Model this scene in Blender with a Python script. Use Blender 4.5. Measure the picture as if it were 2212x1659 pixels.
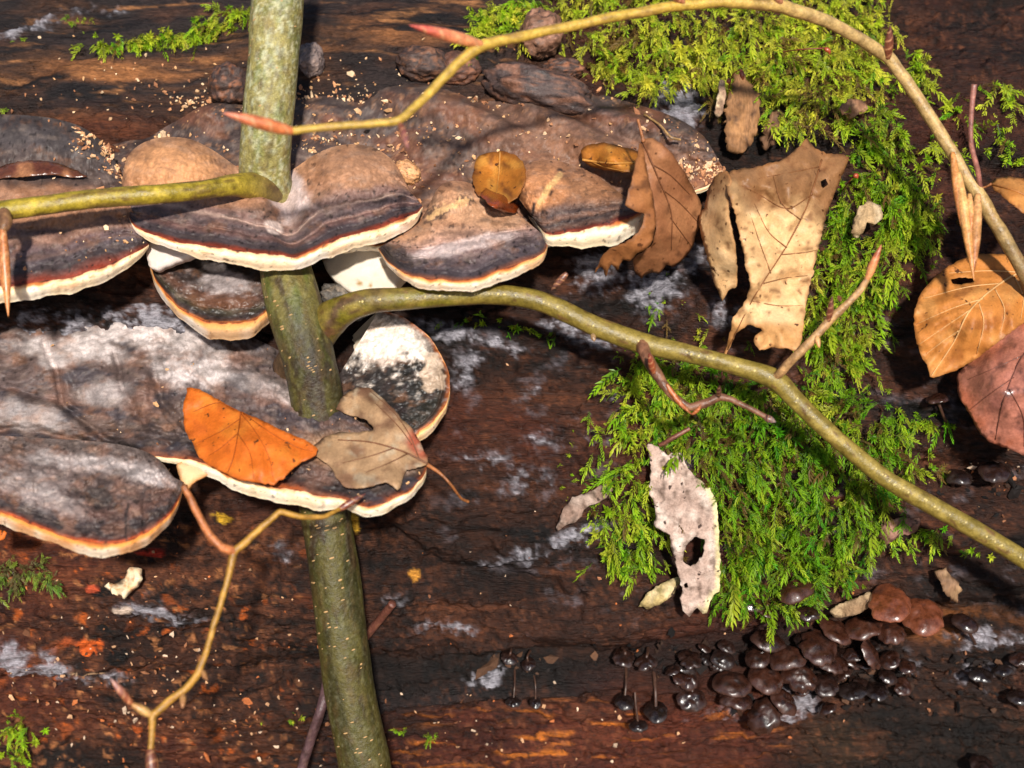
import bpy, math, random
import numpy as np
from mathutils import Vector
from mathutils.geometry import delaunay_2d_cdt

# ------------------------------------------------------------------ clear
for o in list(bpy.data.objects):
    bpy.data.objects.remove(o)
random.seed(7)
rng = np.random.default_rng(11)
scene = bpy.context.scene
COL = scene.collection

# ------------------------------------------------------------------ camera
PITCH = math.radians(30)
DIST = 0.62                       # camera to the log's flank
WID = 0.44                        # metres across the view at the flank
R_LOG = 0.34
SC = WID / 2212.0
XH = np.array([1.0, 0, 0])
YH = np.array([0, math.sin(PITCH), math.cos(PITCH)])
ZH = np.array([0, -math.cos(PITCH), math.sin(PITCH)])
CEN = np.array([0, 0, R_LOG + R_LOG * math.sin(PITCH)])
BAS = np.stack([XH, YH, ZH])

cam = bpy.data.cameras.new('camera')
camo = bpy.data.objects.new('camera', cam)
COL.objects.link(camo)
camo.location = CEN + ZH * DIST
camo.rotation_euler = (math.pi / 2 - PITCH, 0, 0)
cam.sensor_width = 36
cam.lens = 36 * DIST / WID
cam.clip_start = 0.01
cam.clip_end = 500
cam.dof.use_dof = True
cam.dof.focus_distance = DIST - 0.012
cam.dof.aperture_fstop = 7.5
scene.camera = camo

# ------------------------------------------------------------------ sky and sun
L = np.array([0.07, 0.17, 0.98]); L /= np.linalg.norm(L)
LW = L @ BAS
world = bpy.data.worlds.new('World'); scene.world = world
world.use_nodes = True
wn = world.node_tree
bg = wn.nodes['Background']
sky = wn.nodes.new('ShaderNodeTexSky')
sky.sky_type = 'NISHITA'
sky.sun_disc = False
sky.sun_elevation = math.asin(LW[2])
sky.sun_rotation = math.atan2(LW[0], LW[1])
wn.links.new(sky.outputs[0], bg.inputs[0])
bg.inputs[1].default_value = 0.075
sun = bpy.data.lights.new('sun', 'SUN')
suno = bpy.data.objects.new('sun', sun)
COL.objects.link(suno)
sun.energy = 4.6
sun.angle = math.radians(3.0)
sun.color = (1, 0.95, 0.87)
suno.rotation_euler = Vector(LW).to_track_quat('Z', 'Y').to_euler()
suno.location = CEN + LW * 3
scene.view_settings.view_transform = 'Standard'
scene.view_settings.look = 'None'
scene.view_settings.exposure = 0.6
scene.view_settings.gamma = 1
scene.render.engine = 'CYCLES'

# ------------------------------------------------------------------ numeric helpers
def S(r, g, b, k=0.8):
    f = lambda c: (c / 255 / 12.92 if c / 255 <= 0.04045 else ((c / 255 + 0.055) / 1.055) ** 2.4)
    return np.array([f(r), f(g), f(b)]) * k

_G = np.array([(1,1,0),(-1,1,0),(1,-1,0),(-1,-1,0),(1,0,1),(-1,0,1),(1,0,-1),(-1,0,-1),
               (0,1,1),(0,-1,1),(0,1,-1),(0,-1,-1),(1,1,0),(-1,1,0),(0,-1,1),(0,-1,-1)], float)

def pn(x, y, z=0.0, seed=0):
    x, y, z = np.broadcast_arrays(np.asarray(x, float), np.asarray(y, float), np.asarray(z, float))
    xi = np.floor(x).astype(np.int64); yi = np.floor(y).astype(np.int64); zi = np.floor(z).astype(np.int64)
    xf = x - xi; yf = y - yi; zf = z - zi
    fd = lambda t: t * t * t * (t * (t * 6 - 15) + 10)
    u, v, w = fd(xf), fd(yf), fd(zf)
    def g(dx, dy, dz):
        h = ((xi + dx) * 374761393 + (yi + dy) * 668265263 + (zi + dz) * 1440662683 + seed * 974634541) & 0xffffffff
        h = ((h ^ (h >> 13)) * 1274126177) & 0xffffffff
        h = (h ^ (h >> 16)) & 15
        gr = _G[h]
        return gr[..., 0] * (xf - dx) + gr[..., 1] * (yf - dy) + gr[..., 2] * (zf - dz)
    l = lambda a, b, t: a + (b - a) * t
    return l(l(l(g(0,0,0), g(1,0,0), u), l(g(0,1,0), g(1,1,0), u), v),
             l(l(g(0,0,1), g(1,0,1), u), l(g(0,1,1), g(1,1,1), u), v), w)

def fbm(x, y, z=0.0, o=4, seed=0, gain=0.5):
    s = 0; a = 1.0; n = 0; f = 1.0
    for i in range(o):
        s = s + a * pn(np.asarray(x) * f, np.asarray(y) * f, np.asarray(z) * f + i * 7.3, seed + i)
        n += a; a *= gain; f *= 2.03
    return s / n * 1.6

def sst(a, b, x):
    t = np.clip((np.asarray(x, float) - a) / (b - a), 0, 1)
    return t * t * (3 - 2 * t)

def mixc(c, col, m):
    return c + (np.asarray(col) - c) * np.asarray(m)[..., None]

def ell(u, v, cu, cv, ru, rv, ang=0):
    a = math.radians(ang); ca, sa = math.cos(a), math.sin(a)
    du, dv = u - cu, v - cv
    return ((du * ca + dv * sa) / ru) ** 2 + ((-du * sa + dv * ca) / rv) ** 2

def blob(u, v, *e):
    return np.exp(-ell(u, v, *e))

def dpoly(u, v, pts):
    d = np.full(np.shape(u), 1e9)
    for (x0, y0), (x1, y1) in zip(pts[:-1], pts[1:]):
        dx, dy = x1 - x0, y1 - y0
        t = np.clip(((u - x0) * dx + (v - y0) * dy) / (dx * dx + dy * dy + 1e-9), 0, 1)
        d = np.minimum(d, np.hypot(u - x0 - t * dx, v - y0 - t * dy))
    return d

def inpoly(u, v, poly):
    u = np.asarray(u, float); v = np.asarray(v, float)
    r = np.zeros(u.shape, bool); n = len(poly)
    for i in range(n):
        x0, y0 = poly[i]; x1, y1 = poly[(i + 1) % n]
        c = ((y0 > v) != (y1 > v)) & (u < (x1 - x0) * (v - y0) / ((y1 - y0) or 1e-9) + x0)
        r ^= c
    return r

def cr(pts, n):
    """Catmull-Rom through rows of pts, n samples"""
    p = np.asarray(pts, float)
    p = np.vstack([2 * p[0] - p[1], p, 2 * p[-1] - p[-2]])
    k = len(p) - 3
    t = np.linspace(0, k - 1e-9, n); i = t.astype(int); f = (t - i)[:, None]
    p0, p1, p2, p3 = p[i], p[i + 1], p[i + 2], p[i + 3]
    return 0.5 * (2 * p1 + (p2 - p0) * f + (2 * p0 - 5 * p1 + 4 * p2 - p3) * f ** 2 + (3 * p1 - p0 - 3 * p2 + p3) * f ** 3)

def ramp(t, stops):
    xs = [s[0] for s in stops]; cs = np.array([s[1] for s in stops])
    return np.stack([np.interp(t, xs, cs[:, k]) for k in range(3)], -1)

# scene units: u right, v down (1 unit = WID/2212 m on the flank), z metres towards the viewer side of the log
def P(u, v, z):
    u, v, z = np.broadcast_arrays(np.asarray(u, float), np.asarray(v, float), np.asarray(z, float))
    k = (DIST - z) / DIST * SC
    return np.stack([(u - 1106) * k, (829.5 - v) * k, z], -1)

def UV(x, y, z):
    k = (DIST - z) / DIST * SC
    return x / k + 1106, 829.5 - y / k

# ------------------------------------------------------------------ object helpers
def mesh_from(name, V, F, col=None, smooth=True):
    me = bpy.data.meshes.new(name)
    V = np.asarray(V, float)
    if isinstance(F, np.ndarray):
        F = F.astype(np.int32); nf, k = F.shape
        me.vertices.add(len(V)); me.vertices.foreach_set('co', V.astype(np.float32).ravel())
        me.loops.add(nf * k); me.loops.foreach_set('vertex_index', F.ravel())
        me.polygons.add(nf); me.polygons.foreach_set('loop_start', np.arange(0, nf * k, k, dtype=np.int32))
        me.update(calc_edges=True)
    else:
        me.from_pydata(V.tolist(), [], F)
    me.polygons.foreach_set('use_smooth', np.full(len(me.polygons), smooth))
    if col is not None:
        a = me.attributes.new('Col', 'FLOAT_COLOR', 'POINT')
        c = np.ones((len(V), 4), np.float32); c[:, :3] = np.clip(col, 0, 1)
        a.data.foreach_set('color', c.ravel())
    me.validate()
    return me

def tag(o, label=None, cat=None, group=None, kind=None):
    if label: o['label'] = label
    if cat: o['category'] = cat
    if group: o['group'] = group
    if kind: o['kind'] = kind
    return o

def empty(name, base, label, cat, group=None):
    o = bpy.data.objects.new(name, None); COL.objects.link(o)
    o.empty_display_size = 0.01
    b = CEN + np.asarray(base) @ BAS
    o.location = b; o['_b'] = 0
    BASE[o] = b
    del o['_b']
    return tag(o, label, cat, group)
BASE = {}

def obj(name, V, F, mat, parent=None, col=None, smooth=True, kind=None):
    """V in flank coordinates -> one mesh object in world space"""
    W = CEN + np.asarray(V, float) @ BAS
    top = parent
    if parent is None:
        b = W.mean(0)
    else:
        b = BASE[parent]
    me = mesh_from(name, W - b, F, col, smooth)
    if mat: me.materials.append(mat)
    o = bpy.data.objects.new(name, me); COL.objects.link(o)
    if parent is None: o.location = b
    else: o.parent = parent
    BASE[o] = b
    if kind: o['kind'] = kind
    return o

def gridF(n, m, close=False):
    """faces for an n x m vertex grid (index = i*m + j)"""
    i = np.arange(n - 1)[:, None]; jm = m if close else m - 1
    j = np.arange(jm)[None, :]
    a = i * m + j; b = i * m + (j + 1) % m
    return np.stack([a, b, b + m, a + m], -1).reshape(-1, 4)

# ------------------------------------------------------------------ materials
def material(name, rough=0.6, fine=900, famt=0.25, bscale=600, bstr=0.25, bdist=0.0006, spec=0.4,
             trans=0.0, coat=0.0, coatr=0.2, stretch=None, sss=0.0, speck=None, specks=1500, rvar=0.15, mid=180, mamt=0.2):
    m = bpy.data.materials.new(name); m.use_nodes = True
    nt = m.node_tree; N = nt.nodes; Lk = nt.links
    bs = N['Principled BSDF']; out = N['Material Output']
    at = N.new('ShaderNodeAttribute'); at.attribute_name = 'Col'
    tc = N.new('ShaderNodeTexCoord')
    mp = N.new('ShaderNodeMapping'); Lk.new(tc.outputs['Object'], mp.inputs[0])
    if stretch: mp.inputs['Scale'].default_value = stretch
    def noise(sc, det=4, r=0.6):
        n = N.new('ShaderNodeTexNoise'); n.inputs['Scale'].default_value = sc
        n.inputs['Detail'].default_value = det; n.inputs['Roughness'].default_value = r
        Lk.new(mp.outputs[0], n.inputs['Vector']); return n
    def mapr(src, a, b):
        r = N.new('ShaderNodeMapRange'); r.inputs[1].default_value = 0.3; r.inputs[2].default_value = 0.7
        r.inputs[3].default_value = a; r.inputs[4].default_value = b
        Lk.new(src, r.inputs[0]); return r.outputs[0]
    n1 = noise(fine, 5, 0.65); n2 = noise(mid, 4, 0.6); n3 = noise(bscale, 5, 0.6)
    mul = N.new('ShaderNodeMath'); mul.operation = 'MULTIPLY'
    Lk.new(mapr(n1.outputs[0], 1 - famt, 1 + famt), mul.inputs[0])
    Lk.new(mapr(n2.outputs[0], 1 - mamt, 1 + mamt), mul.inputs[1])
    vm = N.new('ShaderNodeVectorMath'); vm.operation = 'SCALE'
    Lk.new(at.outputs['Color'], vm.inputs[0]); Lk.new(mul.outputs[0], vm.inputs['Scale'])
    colout = vm.outputs[0]
    if speck is not None:
        ns = noise(specks, 2, 0.5)
        r = N.new('ShaderNodeMapRange'); r.inputs[1].default_value = 0.66; r.inputs[2].default_value = 0.72
        Lk.new(ns.outputs[0], r.inputs[0])
        mx = N.new('ShaderNodeMix'); mx.data_type = 'RGBA'
        Lk.new(r.outputs[0], mx.inputs[0]); Lk.new(colout, mx.inputs[6]); mx.inputs[7].default_value = (*speck, 1)
        colout = mx.outputs[2]
    Lk.new(colout, bs.inputs['Base Color'])
    Lk.new(mapr(n2.outputs[0], max(0.05, rough - rvar), min(1, rough + rvar)), bs.inputs['Roughness'])
    bs.inputs['Specular IOR Level'].default_value = spec
    bs.inputs['Coat Weight'].default_value = coat; bs.inputs['Coat Roughness'].default_value = coatr
    if sss:
        bs.inputs['Subsurface Weight'].default_value = sss
        bs.inputs['Subsurface Radius'].default_value = (1, 0.6, 0.35)
        bs.inputs['Subsurface Scale'].default_value = 0.0015
    bp = N.new('ShaderNodeBump'); bp.inputs['Strength'].default_value = bstr; bp.inputs['Distance'].default_value = bdist
    Lk.new(n3.outputs[0], bp.inputs['Height']); Lk.new(bp.outputs[0], bs.inputs['Normal'])
    if trans:
        tr = N.new('ShaderNodeBsdfTranslucent'); Lk.new(colout, tr.inputs[0]); Lk.new(bp.outputs[0], tr.inputs['Normal'])
        ms = N.new('ShaderNodeMixShader'); ms.inputs[0].default_value = trans
        Lk.new(bs.outputs[0], ms.inputs[1]); Lk.new(tr.outputs[0], ms.inputs[2]); Lk.new(ms.outputs[0], out.inputs[0])
    return m

M_LOG = material('rotten_wood', 0.60, 1500, 0.55, 1100, 1.0, 0.0014, 0.2, stretch=(0.22, 1, 1), mid=330, mamt=0.4, rvar=0.3)
M_CAP = material('fungus_cap', 0.58, 900, 0.25, 420, 0.35, 0.0008, 0.25, mid=120, mamt=0.25)
M_CAPW = material('fungus_cap_damp', 0.45, 900, 0.25, 380, 0.4, 0.001, 0.35, mid=120, mamt=0.25)
M_RIM = material('fungus_margin', 0.7, 1300, 0.1, 900, 0.35, 0.0006, 0.25, sss=0.12, mid=200, mamt=0.1)
M_PORE = material('fungus_pores', 0.85, 2200, 0.1, 2400, 0.6, 0.0005, 0.15, sss=0.1, mid=150, mamt=0.08)
M_KNOB = material('fungus_knob', 0.6, 600, 0.4, 300, 0.6, 0.002, 0.4, mid=90, mamt=0.35)
M_BARK = material('smooth_bark', 0.48, 1500, 0.3, 700, 0.7, 0.0008, 0.3, mid=420, mamt=0.3)
M_TWIG = material('twig_bark', 0.42, 1500, 0.3, 700, 0.55, 0.0007, 0.42, mid=260, mamt=0.42)
M_BUD = material('bud_scales', 0.4, 1200, 0.3, 900, 0.25, 0.0004, 0.5, mid=300, mamt=0.3)
M_LEAF = material('dry_leaf', 0.52, 1100, 0.16, 520, 0.45, 0.0006, 0.3, trans=0.25, mid=130, mamt=0.16, speck=S(95, 55, 28), specks=330)
M_WETLEAF = material('wet_leaf', 0.25, 900, 0.25, 350, 0.4, 0.0008, 0.55, trans=0.15, coat=0.3, mid=120, mamt=0.3)
M_PALELEAF = material('decayed_leaf', 0.55, 1000, 0.2, 450, 0.35, 0.0006, 0.35, trans=0.2, mid=110, mamt=0.25)
M_FLAKE = material('grey_bark_flake', 0.8, 900, 0.25, 380, 0.7, 0.0014, 0.2, mid=140, mamt=0.25, speck=S(70, 55, 48), specks=280)
M_WOODBIT = material('wood_sliver', 0.7, 1100, 0.35, 600, 0.7, 0.0012, 0.25, stretch=(1, 0.25, 0.25), mid=200, mamt=0.3)
M_MUSH = material('mushroom_cap', 0.34, 900, 0.35, 420, 0.3, 0.0008, 0.5, coat=0.2, coatr=0.2, mid=200, mamt=0.4, rvar=.2)
M_STALK = material('mushroom_stalk', 0.5, 900, 0.3, 500, 0.3, 0.0006, 0.4)
M_MOSS = material('moss_leaf', 0.5, 1500, 0.15, 800, 0.1, 0.0003, 0.3, trans=0.42, mid=160, mamt=0.3)
M_CRUMB = material('wood_crumbs', 0.85, 1500, 0.25, 900, 0.4, 0.0004, 0.2)
M_SOIL = material('leaf_litter', 0.9, 40, 0.4, 30, 0.6, 0.01, 0.2, mid=9, mamt=0.4)

# ------------------------------------------------------------------ the log
def log_h(x, a, u, v):
    """relief of the flank (metres); x along the log, a = arc, u/v = frame units"""
    w = fbm(x * 9, a * 14, 1.7, 3, 5)
    aw = a + 0.010 * w + 0.06 * (x * 0.35)
    h = 0.010 * fbm(x * 5, a * 9, 0.3, 3, 21)
    h += 0.0012 * fbm(x * 11, aw * 60, 0.6, 4, 31)
    rid = 1 - np.abs(fbm(x * 12, aw * 120, 2.1, 3, 41))
    h += 0.0008 * (rid - 0.7)
    crk = np.abs(pn(x * 11, aw * 62, 4.2, 51))
    h -= 0.0030 * np.exp(-(crk / 0.03) ** 2) * sst(0.05, 0.3, pn(x * 22, a * 22, 0, 52))
    smooth = sst(300, 180, v) * sst(1250, 1000, u)
    rough = 1 - 0.7 * smooth
    h += rough * (0.0008 * fbm(x * 40, aw * 130, 0.9, 4, 61, 0.6) + 0.0022 * fbm(x * 150, aw * 190, 0.2, 4, 71, .65) * (0.5 + sst(-.3, .4, fbm(x * 20, a * 30, 8, 3, 73))) + 0.0)
    ter = 3.2 * fbm(x * 12, aw * 34, 3.3, 5, 75, .55) + 8 + .5 * fbm(x * 120, aw * 150, 1, 3, 76)
    fr = ter - np.floor(ter)
    h += (1 - .55 * smooth) * 0.0026 * (np.floor(ter) - 8 + sst(.78, 1, fr))
    h += (1 - .55 * smooth) * 0.0011 * fbm(x * 26, aw * 520, 6.1, 3, 77, .6)
    # long groove below the moss where the mushrooms sit, and the strip below it
    g = [(-300, 1500), (300, 1470), (780, 1445), (1100, 1430), (1400, 1425), (1700, 1400), (2000, 1340), (2500, 1290)]
    d = dpoly(u, v + 10 * fbm(x * 30, a * 30, 0, 2, 9), g)
    h -= 0.010 * np.exp(-(d / 26) ** 2)
    below = np.interp(u, [p[0] for p in g], [p[1] for p in g])
    h -= 0.006 * sst(0, 60, v - below)
    h += 0.006 * np.exp(-(dpoly(u, v, [(700, 1540), (1000, 1510), (1340, 1490), (1500, 1490)]) / 16) ** 2)
    # plate edge right of the stem and the crack under it
    h -= 0.006 * np.exp(-(dpoly(u, v + 6 * w, [(770, 1170), (860, 1160), (900, 1190), (960, 1230), (1200, 1270)]) / 15) ** 2)
    h -= 0.007 * np.exp(-(dpoly(u, v, [(840, 1150), (780, 1190)]) / 24) ** 2)
    h -= 0.004 * np.exp(-(dpoly(u, v + 5 * w, [(-60, 215), (140, 130), (310, 95), (560, 50)]) / 14) ** 2)
    h -= 0.004 * np.exp(-(dpoly(u, v + 5 * w, [(1900, 330), (2060, 350), (2212, 380)]) / 20) ** 2)
    h += 0.010 * np.exp(-ell(u, v, 1540, 660, 120, 90)) - 0.006 * np.exp(-ell(u, v, 1200, 690, 200, 40, 12))
    h -= 0.012 * np.exp(-ell(u, v, 2120, 1030, 110, 60))
    h += 0.006 * np.exp(-ell(u, v, 1000, 1420, 130, 40, -20)) + 0.006 * np.exp(-ell(u, v, 1150, 1330, 230, 60, 12))
    # mould cushions stand a little proud
    return h

def cyl(y):
    return -R_LOG + np.sqrt(np.maximum(R_LOG ** 2 - np.clip(y, -R_LOG * .98, R_LOG * .98) ** 2, 1e-6))

def HZ(u, v):
    """height of the log under frame position u, v"""
    u = np.asarray(u, float); v = np.asarray(v, float)
    z = np.zeros(np.broadcast(u, v).shape)
    for _ in range(3):
        p = P(u, v, z); y = np.clip(p[..., 1], -R_LOG * .98, R_LOG * .98)
        th = np.arcsin(y / R_LOG)
        zc = cyl(y); uu, vv = UV(p[..., 0], y, zc)
        h = log_h(p[..., 0], th * R_LOG, uu, vv)
        z = zc + h * np.cos(th)
    return z

MOULD = [(280, 690, 240, 26, 0, .9), (40, 720, 140, 24, 0, .7), (960, 715, 95, 22, 12, 1), (1075, 745, 80, 18, 12, .9), (1250, 715, 90, 22, 18, 1), (1000, 790, 45, 50, 0, .7),
         (1290, 590, 70, 45, 0, .9), (1420, 620, 70, 55, 0, 1), (1500, 560, 40, 60, 0, .7), (1470, 215, 55, 75, 0, 1),
         (1260, 1160, 70, 24, -15, 1), (1120, 1205, 110, 18, -12, .7), (965, 1362, 60, 16, 0, 1), (1050, 1470, 70, 20, -20, .9),
         (340, 1315, 90, 18, 10, .95), (85, 1435, 120, 34, 15, 1), (240, 1470, 60, 20, 20, .6), (60, 62, 140, 14, -20, .7), (200, 25, 90, 12, 0, .55),
         (1100, 1010, 150, 60, 20, .55), (1180, 940, 100, 60, 0, .45), (1700, 1545, 110, 40, -8, .75), (1560, 1570, 110, 30, 0, .5),
         (2140, 1395, 90, 26, 0, .8), (2120, 1480, 90, 40, 0, .6), (1960, 1450, 70, 40, 0, .5), (1340, 890, 60, 90, 0, .4), (1300, 960, 60, 60, 0, .4),
         (600, 1190, 80, 30, 0, .45), (860, 1290, 50, 20, 0, .5), (330, 1270, 120, 20, 10, .4), (1560, 680, 60, 40, 0, .6), (1140, 850, 60, 14, -20, .5)]

def build_log():
    def axis(lim, dense, step, coarse):
        a = np.arange(-dense, dense + 1e-9, step)
        t = np.linspace(0, 1, coarse + 1)[1:] ** 1.6
        r = dense + (lim - dense) * t
        return np.concatenate([-r[::-1], a, r])
    xs = axis(1.5, 0.258, 0.00105, 40)
    As = axis(math.pi * R_LOG, 0.200, 0.00095, 40)
    X, A = np.meshgrid(xs, As, indexing='ij')
    th = A / R_LOG
    y0 = R_LOG * np.sin(th); z0 = -R_LOG + R_LOG * np.cos(th)
    uu, vv = UV(X, y0, z0)
    front = np.abs(th) < 1.25
    uu = np.where(front, uu, -4000); vv = np.where(front, vv, -4000)
    h = log_h(X, A, uu, vv)
    n = X.size
    u = uu; v = vv
    # ---- pigment
    w = fbm(X * 9, A * 14, 1.7, 3, 5); aw = A + 0.010 * w + 0.02 * X
    g1 = fbm(X * 14, aw * 110, 0, 5, 101); g2 = fbm(X * 30, aw * 60, 3, 4, 111); g3 = fbm(X * 160, A * 220, 1, 4, 121)
    pat = fbm(X * 16, A * 24, 6, 4, 131)
    c = np.empty(X.shape + (3,)); c[:] = S(72, 45, 34)
    c = mixc(c, S(112, 70, 48), sst(-0.1, 0.55, g1 + 0.4 * pat))
    c = mixc(c, S(40, 29, 27), sst(0.05, 0.5, g2))
    c = mixc(c, S(28, 26, 29), sst(0.25, 0.6, fbm(X * 7, aw * 55, 9, 4, 141)))
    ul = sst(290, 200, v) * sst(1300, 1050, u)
    cu = mixc(np.broadcast_to(S(46, 40, 42), c.shape), S(150, 105, 68), sst(0.0, 0.6, fbm(X * 8, aw * 45, 2, 5, 151) + 0.25 * g1))
    cu = mixc(cu, S(80, 56, 44), 0.6 * sst(0.0, 0.4, g2))
    cu = mixc(cu, S(26, 24, 28), sst(.0, .45, fbm(X * 12, aw * 140, 5, 5, 152, .65)))
    cu = mixc(cu, S(196, 144, 96), .5 * sst(.25, .6, fbm(X * 30, aw * 260, 15, 4, 153, .6)))
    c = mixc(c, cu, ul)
    ll = sst(760, 500, u) * sst(1080, 1200, v)
    c = mixc(c, S(132, 84, 56), ll * sst(0.1, 0.5, g3 + 0.4 * pat))
    c = mixc(c, S(24, 22, 23), ll * sst(0.25, 0.5, fbm(X * 70, A * 110, 4, 3, 161)))
    c = mixc(c, S(165, 88, 40), ll * sst(0.42, 0.6, fbm(X * 55, A * 80, 8, 3, 171)))
    # reddish bottom strip with orange splinters
    bs = sst(1500, 1570, v) * sst(560, 800, u) * sst(1900, 1500, u)
    c = mixc(c, S(92, 40, 28), bs * 0.55)
    c = mixc(c, S(205, 125, 50), bs * sst(0.25, 0.5, fbm(X * 35, aw * 240, 7, 3, 181)))
    wb = blob(u, v, 2080, 1375, 150, 34, -6)
    c = mixc(c, S(205, 130, 55), np.clip(wb * 1.3, 0, 1) * sst(-0.3, 0.3, g1))
    c = mixc(c, S(62, 50, 36), sst(1530, 1600, v) * sst(1650, 1800, u) * .8)
    c = mixc(c, S(45, 34, 30), sst(1240, 1320, v) * sst(1850, 1950, u) * (1 - wb) * .6)
    c = mixc(c, S(66, 38, 30), sst(1950, 2050, u) * sst(700, 500, v) * .75)
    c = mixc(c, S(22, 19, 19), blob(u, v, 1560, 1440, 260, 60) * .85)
    c = mixc(c, S(42, 50, 60), np.clip(1.3 * np.exp(-(dpoly(u, v, [(780, 1515), (1050, 1505), (1340, 1480)]) / 20) ** 2), 0, 1) * .6)
    c = mixc(c, S(34, 30, 32), sst(.2, .5, pat) * .35)
    g4 = fbm(X * 300, A * 380, 3, 3, 125, .7)
    c = mixc(c, S(148, 98, 70), .5 * sst(.15, .6, g4 + .3 * g3) * (1 - ul)); c = mixc(c, S(18, 15, 15), .7 * sst(.1, .5, -g4 + .5 * pat) * (1 - .6 * ul))
    c = mixc(c, S(116, 74, 54), .4 * sst(.1, .5, fbm(X * 40, A * 55, 21, 5, 127, .6)) * (1 - ul))
    c = mixc(c, S(18, 15, 15), .8 * sst(.0, .5, fbm(X * 10, aw * 40, 33, 5, 128, .6)) * (1 - ul))
    reg = fbm(X * 7, A * 11, 41, 4, 129, .55)
    c = mixc(c, S(104, 52, 34), .5 * sst(.05, .45, reg) * (1 - ul)); c = mixc(c, S(20, 17, 18), .65 * sst(.05, .4, -reg) * (1 - ul))
    c = mixc(c, S(196, 138, 92), .75 * ll * sst(.3, .55, fbm(X * 130, A * 170, 51, 4, 130, .65))); c = mixc(c, S(210, 110, 40), .7 * ll * sst(.38, .55, fbm(X * 90, A * 130, 61, 4, 133, .65)))
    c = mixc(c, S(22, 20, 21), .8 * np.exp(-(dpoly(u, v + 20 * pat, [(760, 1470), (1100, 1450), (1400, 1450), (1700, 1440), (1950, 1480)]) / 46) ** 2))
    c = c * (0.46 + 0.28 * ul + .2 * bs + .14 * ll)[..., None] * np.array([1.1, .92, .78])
    # mould
    mould = np.zeros(X.shape)
    for cu_, cv_, ru, rv, an, s in MOULD:
        mould = np.maximum(mould, s * np.exp(-ell(u + 18 * g2, v + 14 * g3, cu_, cv_, ru * 1.15, rv * 1.25, an)))
    mtex = fbm(X * 75, A * 100, 2, 5, 191)
    mfine = fbm(X * 330, A * 420, 2, 4, 192, .65)
    mm = sst(0.34, 0.9, mould * (0.92 + 1.1 * mtex + 0.95 * mfine))
    c = mixc(c, S(138, 134, 142), mm * 0.72)
    c = mixc(c, S(176, 172, 178), sst(.6, 1.1, mm + .6 * mfine) * .35)
    c = mixc(c, S(120, 112, 118), sst(0.2, 0.55, fbm(X * 60, A * 90, 12, 5, 195, .65)) * 0.34 * sst(900, 1000, u) * sst(1450, 1300, v) * sst(600, 680, v))
    h = h + mm * 0.0016 * (0.6 + 0.8 * (mtex + .3)) * front
    # flecks of orange crust and yellow slime
    for e, col in [((195, 1392, 30, 20), S(205, 90, 30)), ((150, 1385, 24, 10), S(150, 70, 34)), ((292, 1592, 12, 16), S(190, 90, 40)), ((208, 1262, 18, 10), S(170, 70, 40)),
                   ((330, 1190, 40, 10), S(150, 40, 25)), ((478, 1122, 26, 16), S(215, 165, 45)), ((768, 1130, 13, 34), S(215, 165, 50)),
                   ((895, 1240, 13, 16), S(190, 130, 50)), ((190, 1450, 40, 12), S(230, 190, 150)), ((270, 1310, 30, 10), S(205, 180, 160))]:
        m_ = sst(0.4, 0.7, np.exp(-ell(u, v, *e)) * (1 + 1.1 * g3 + .7 * g4))
        m_ = m_ * (np.exp(-ell(u, v, *e)) > 0.08)
        c = mixc(c, col, m_ * .9); h = h + m_ * 0.0012
    yz = np.stack([np.sin(th), np.cos(th)], -1)
    V = np.stack([X, (R_LOG + h) * yz[..., 0], -R_LOG + (R_LOG + h) * yz[..., 1]], -1).reshape(-1, 3)
    m = len(As)
    F = gridF(len(xs), m)
    F = F[:, ::-1]
    e0 = len(V)
    o = empty('fallen_log', [0, 0, -R_LOG], 'thick rotting dark brown log that everything else grows or rests on', 'log')
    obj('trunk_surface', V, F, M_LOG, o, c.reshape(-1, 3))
    for s in (-1, 1):                                    # broken ends of the log
        k = 64; ang = np.linspace(0, 2 * math.pi, k, endpoint=False)
        rings = []
        for r in (1.0, .8, .5, .2, 0.02):
            rr = R_LOG * r
            rings.append(np.stack([np.full(k, s * 1.5) + s * 0.02 * rng.normal(size=k) * (r < 1), rr * np.sin(ang), -R_LOG + rr * np.cos(ang)], -1))
        Vv = np.concatenate(rings)
        obj('log_end', Vv, gridF(5, k, True), M_LOG, o, np.tile(S(105, 72, 48), (len(Vv), 1)))
    return o

# ground under the log, out of the photograph
def build_ground():
    g = np.concatenate([-np.geomspace(150, 2, 14), np.linspace(-1.8, 1.8, 60), np.geomspace(2, 150, 14)])
    X, Y = np.meshgrid(g, g, indexing='ij')
    Z = 0.02 * fbm(X * 3, Y * 3, 0, 4, 3) - 0.01
    me = mesh_from('forest_floor', np.stack([X, Y, Z], -1).reshape(-1, 3), gridF(len(g), len(g)),
                   mixc(np.broadcast_to(S(92, 62, 42), X.shape + (3,)), S(150, 96, 50), sst(0, .5, fbm(X * 9, Y * 9, 0, 3, 4))).reshape(-1, 3))
    me.materials.append(M_SOIL)
    o = bpy.data.objects.new('forest_floor', me); COL.objects.link(o)
    o['kind'] = 'structure'

build_ground()
LOG = build_log()

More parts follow.
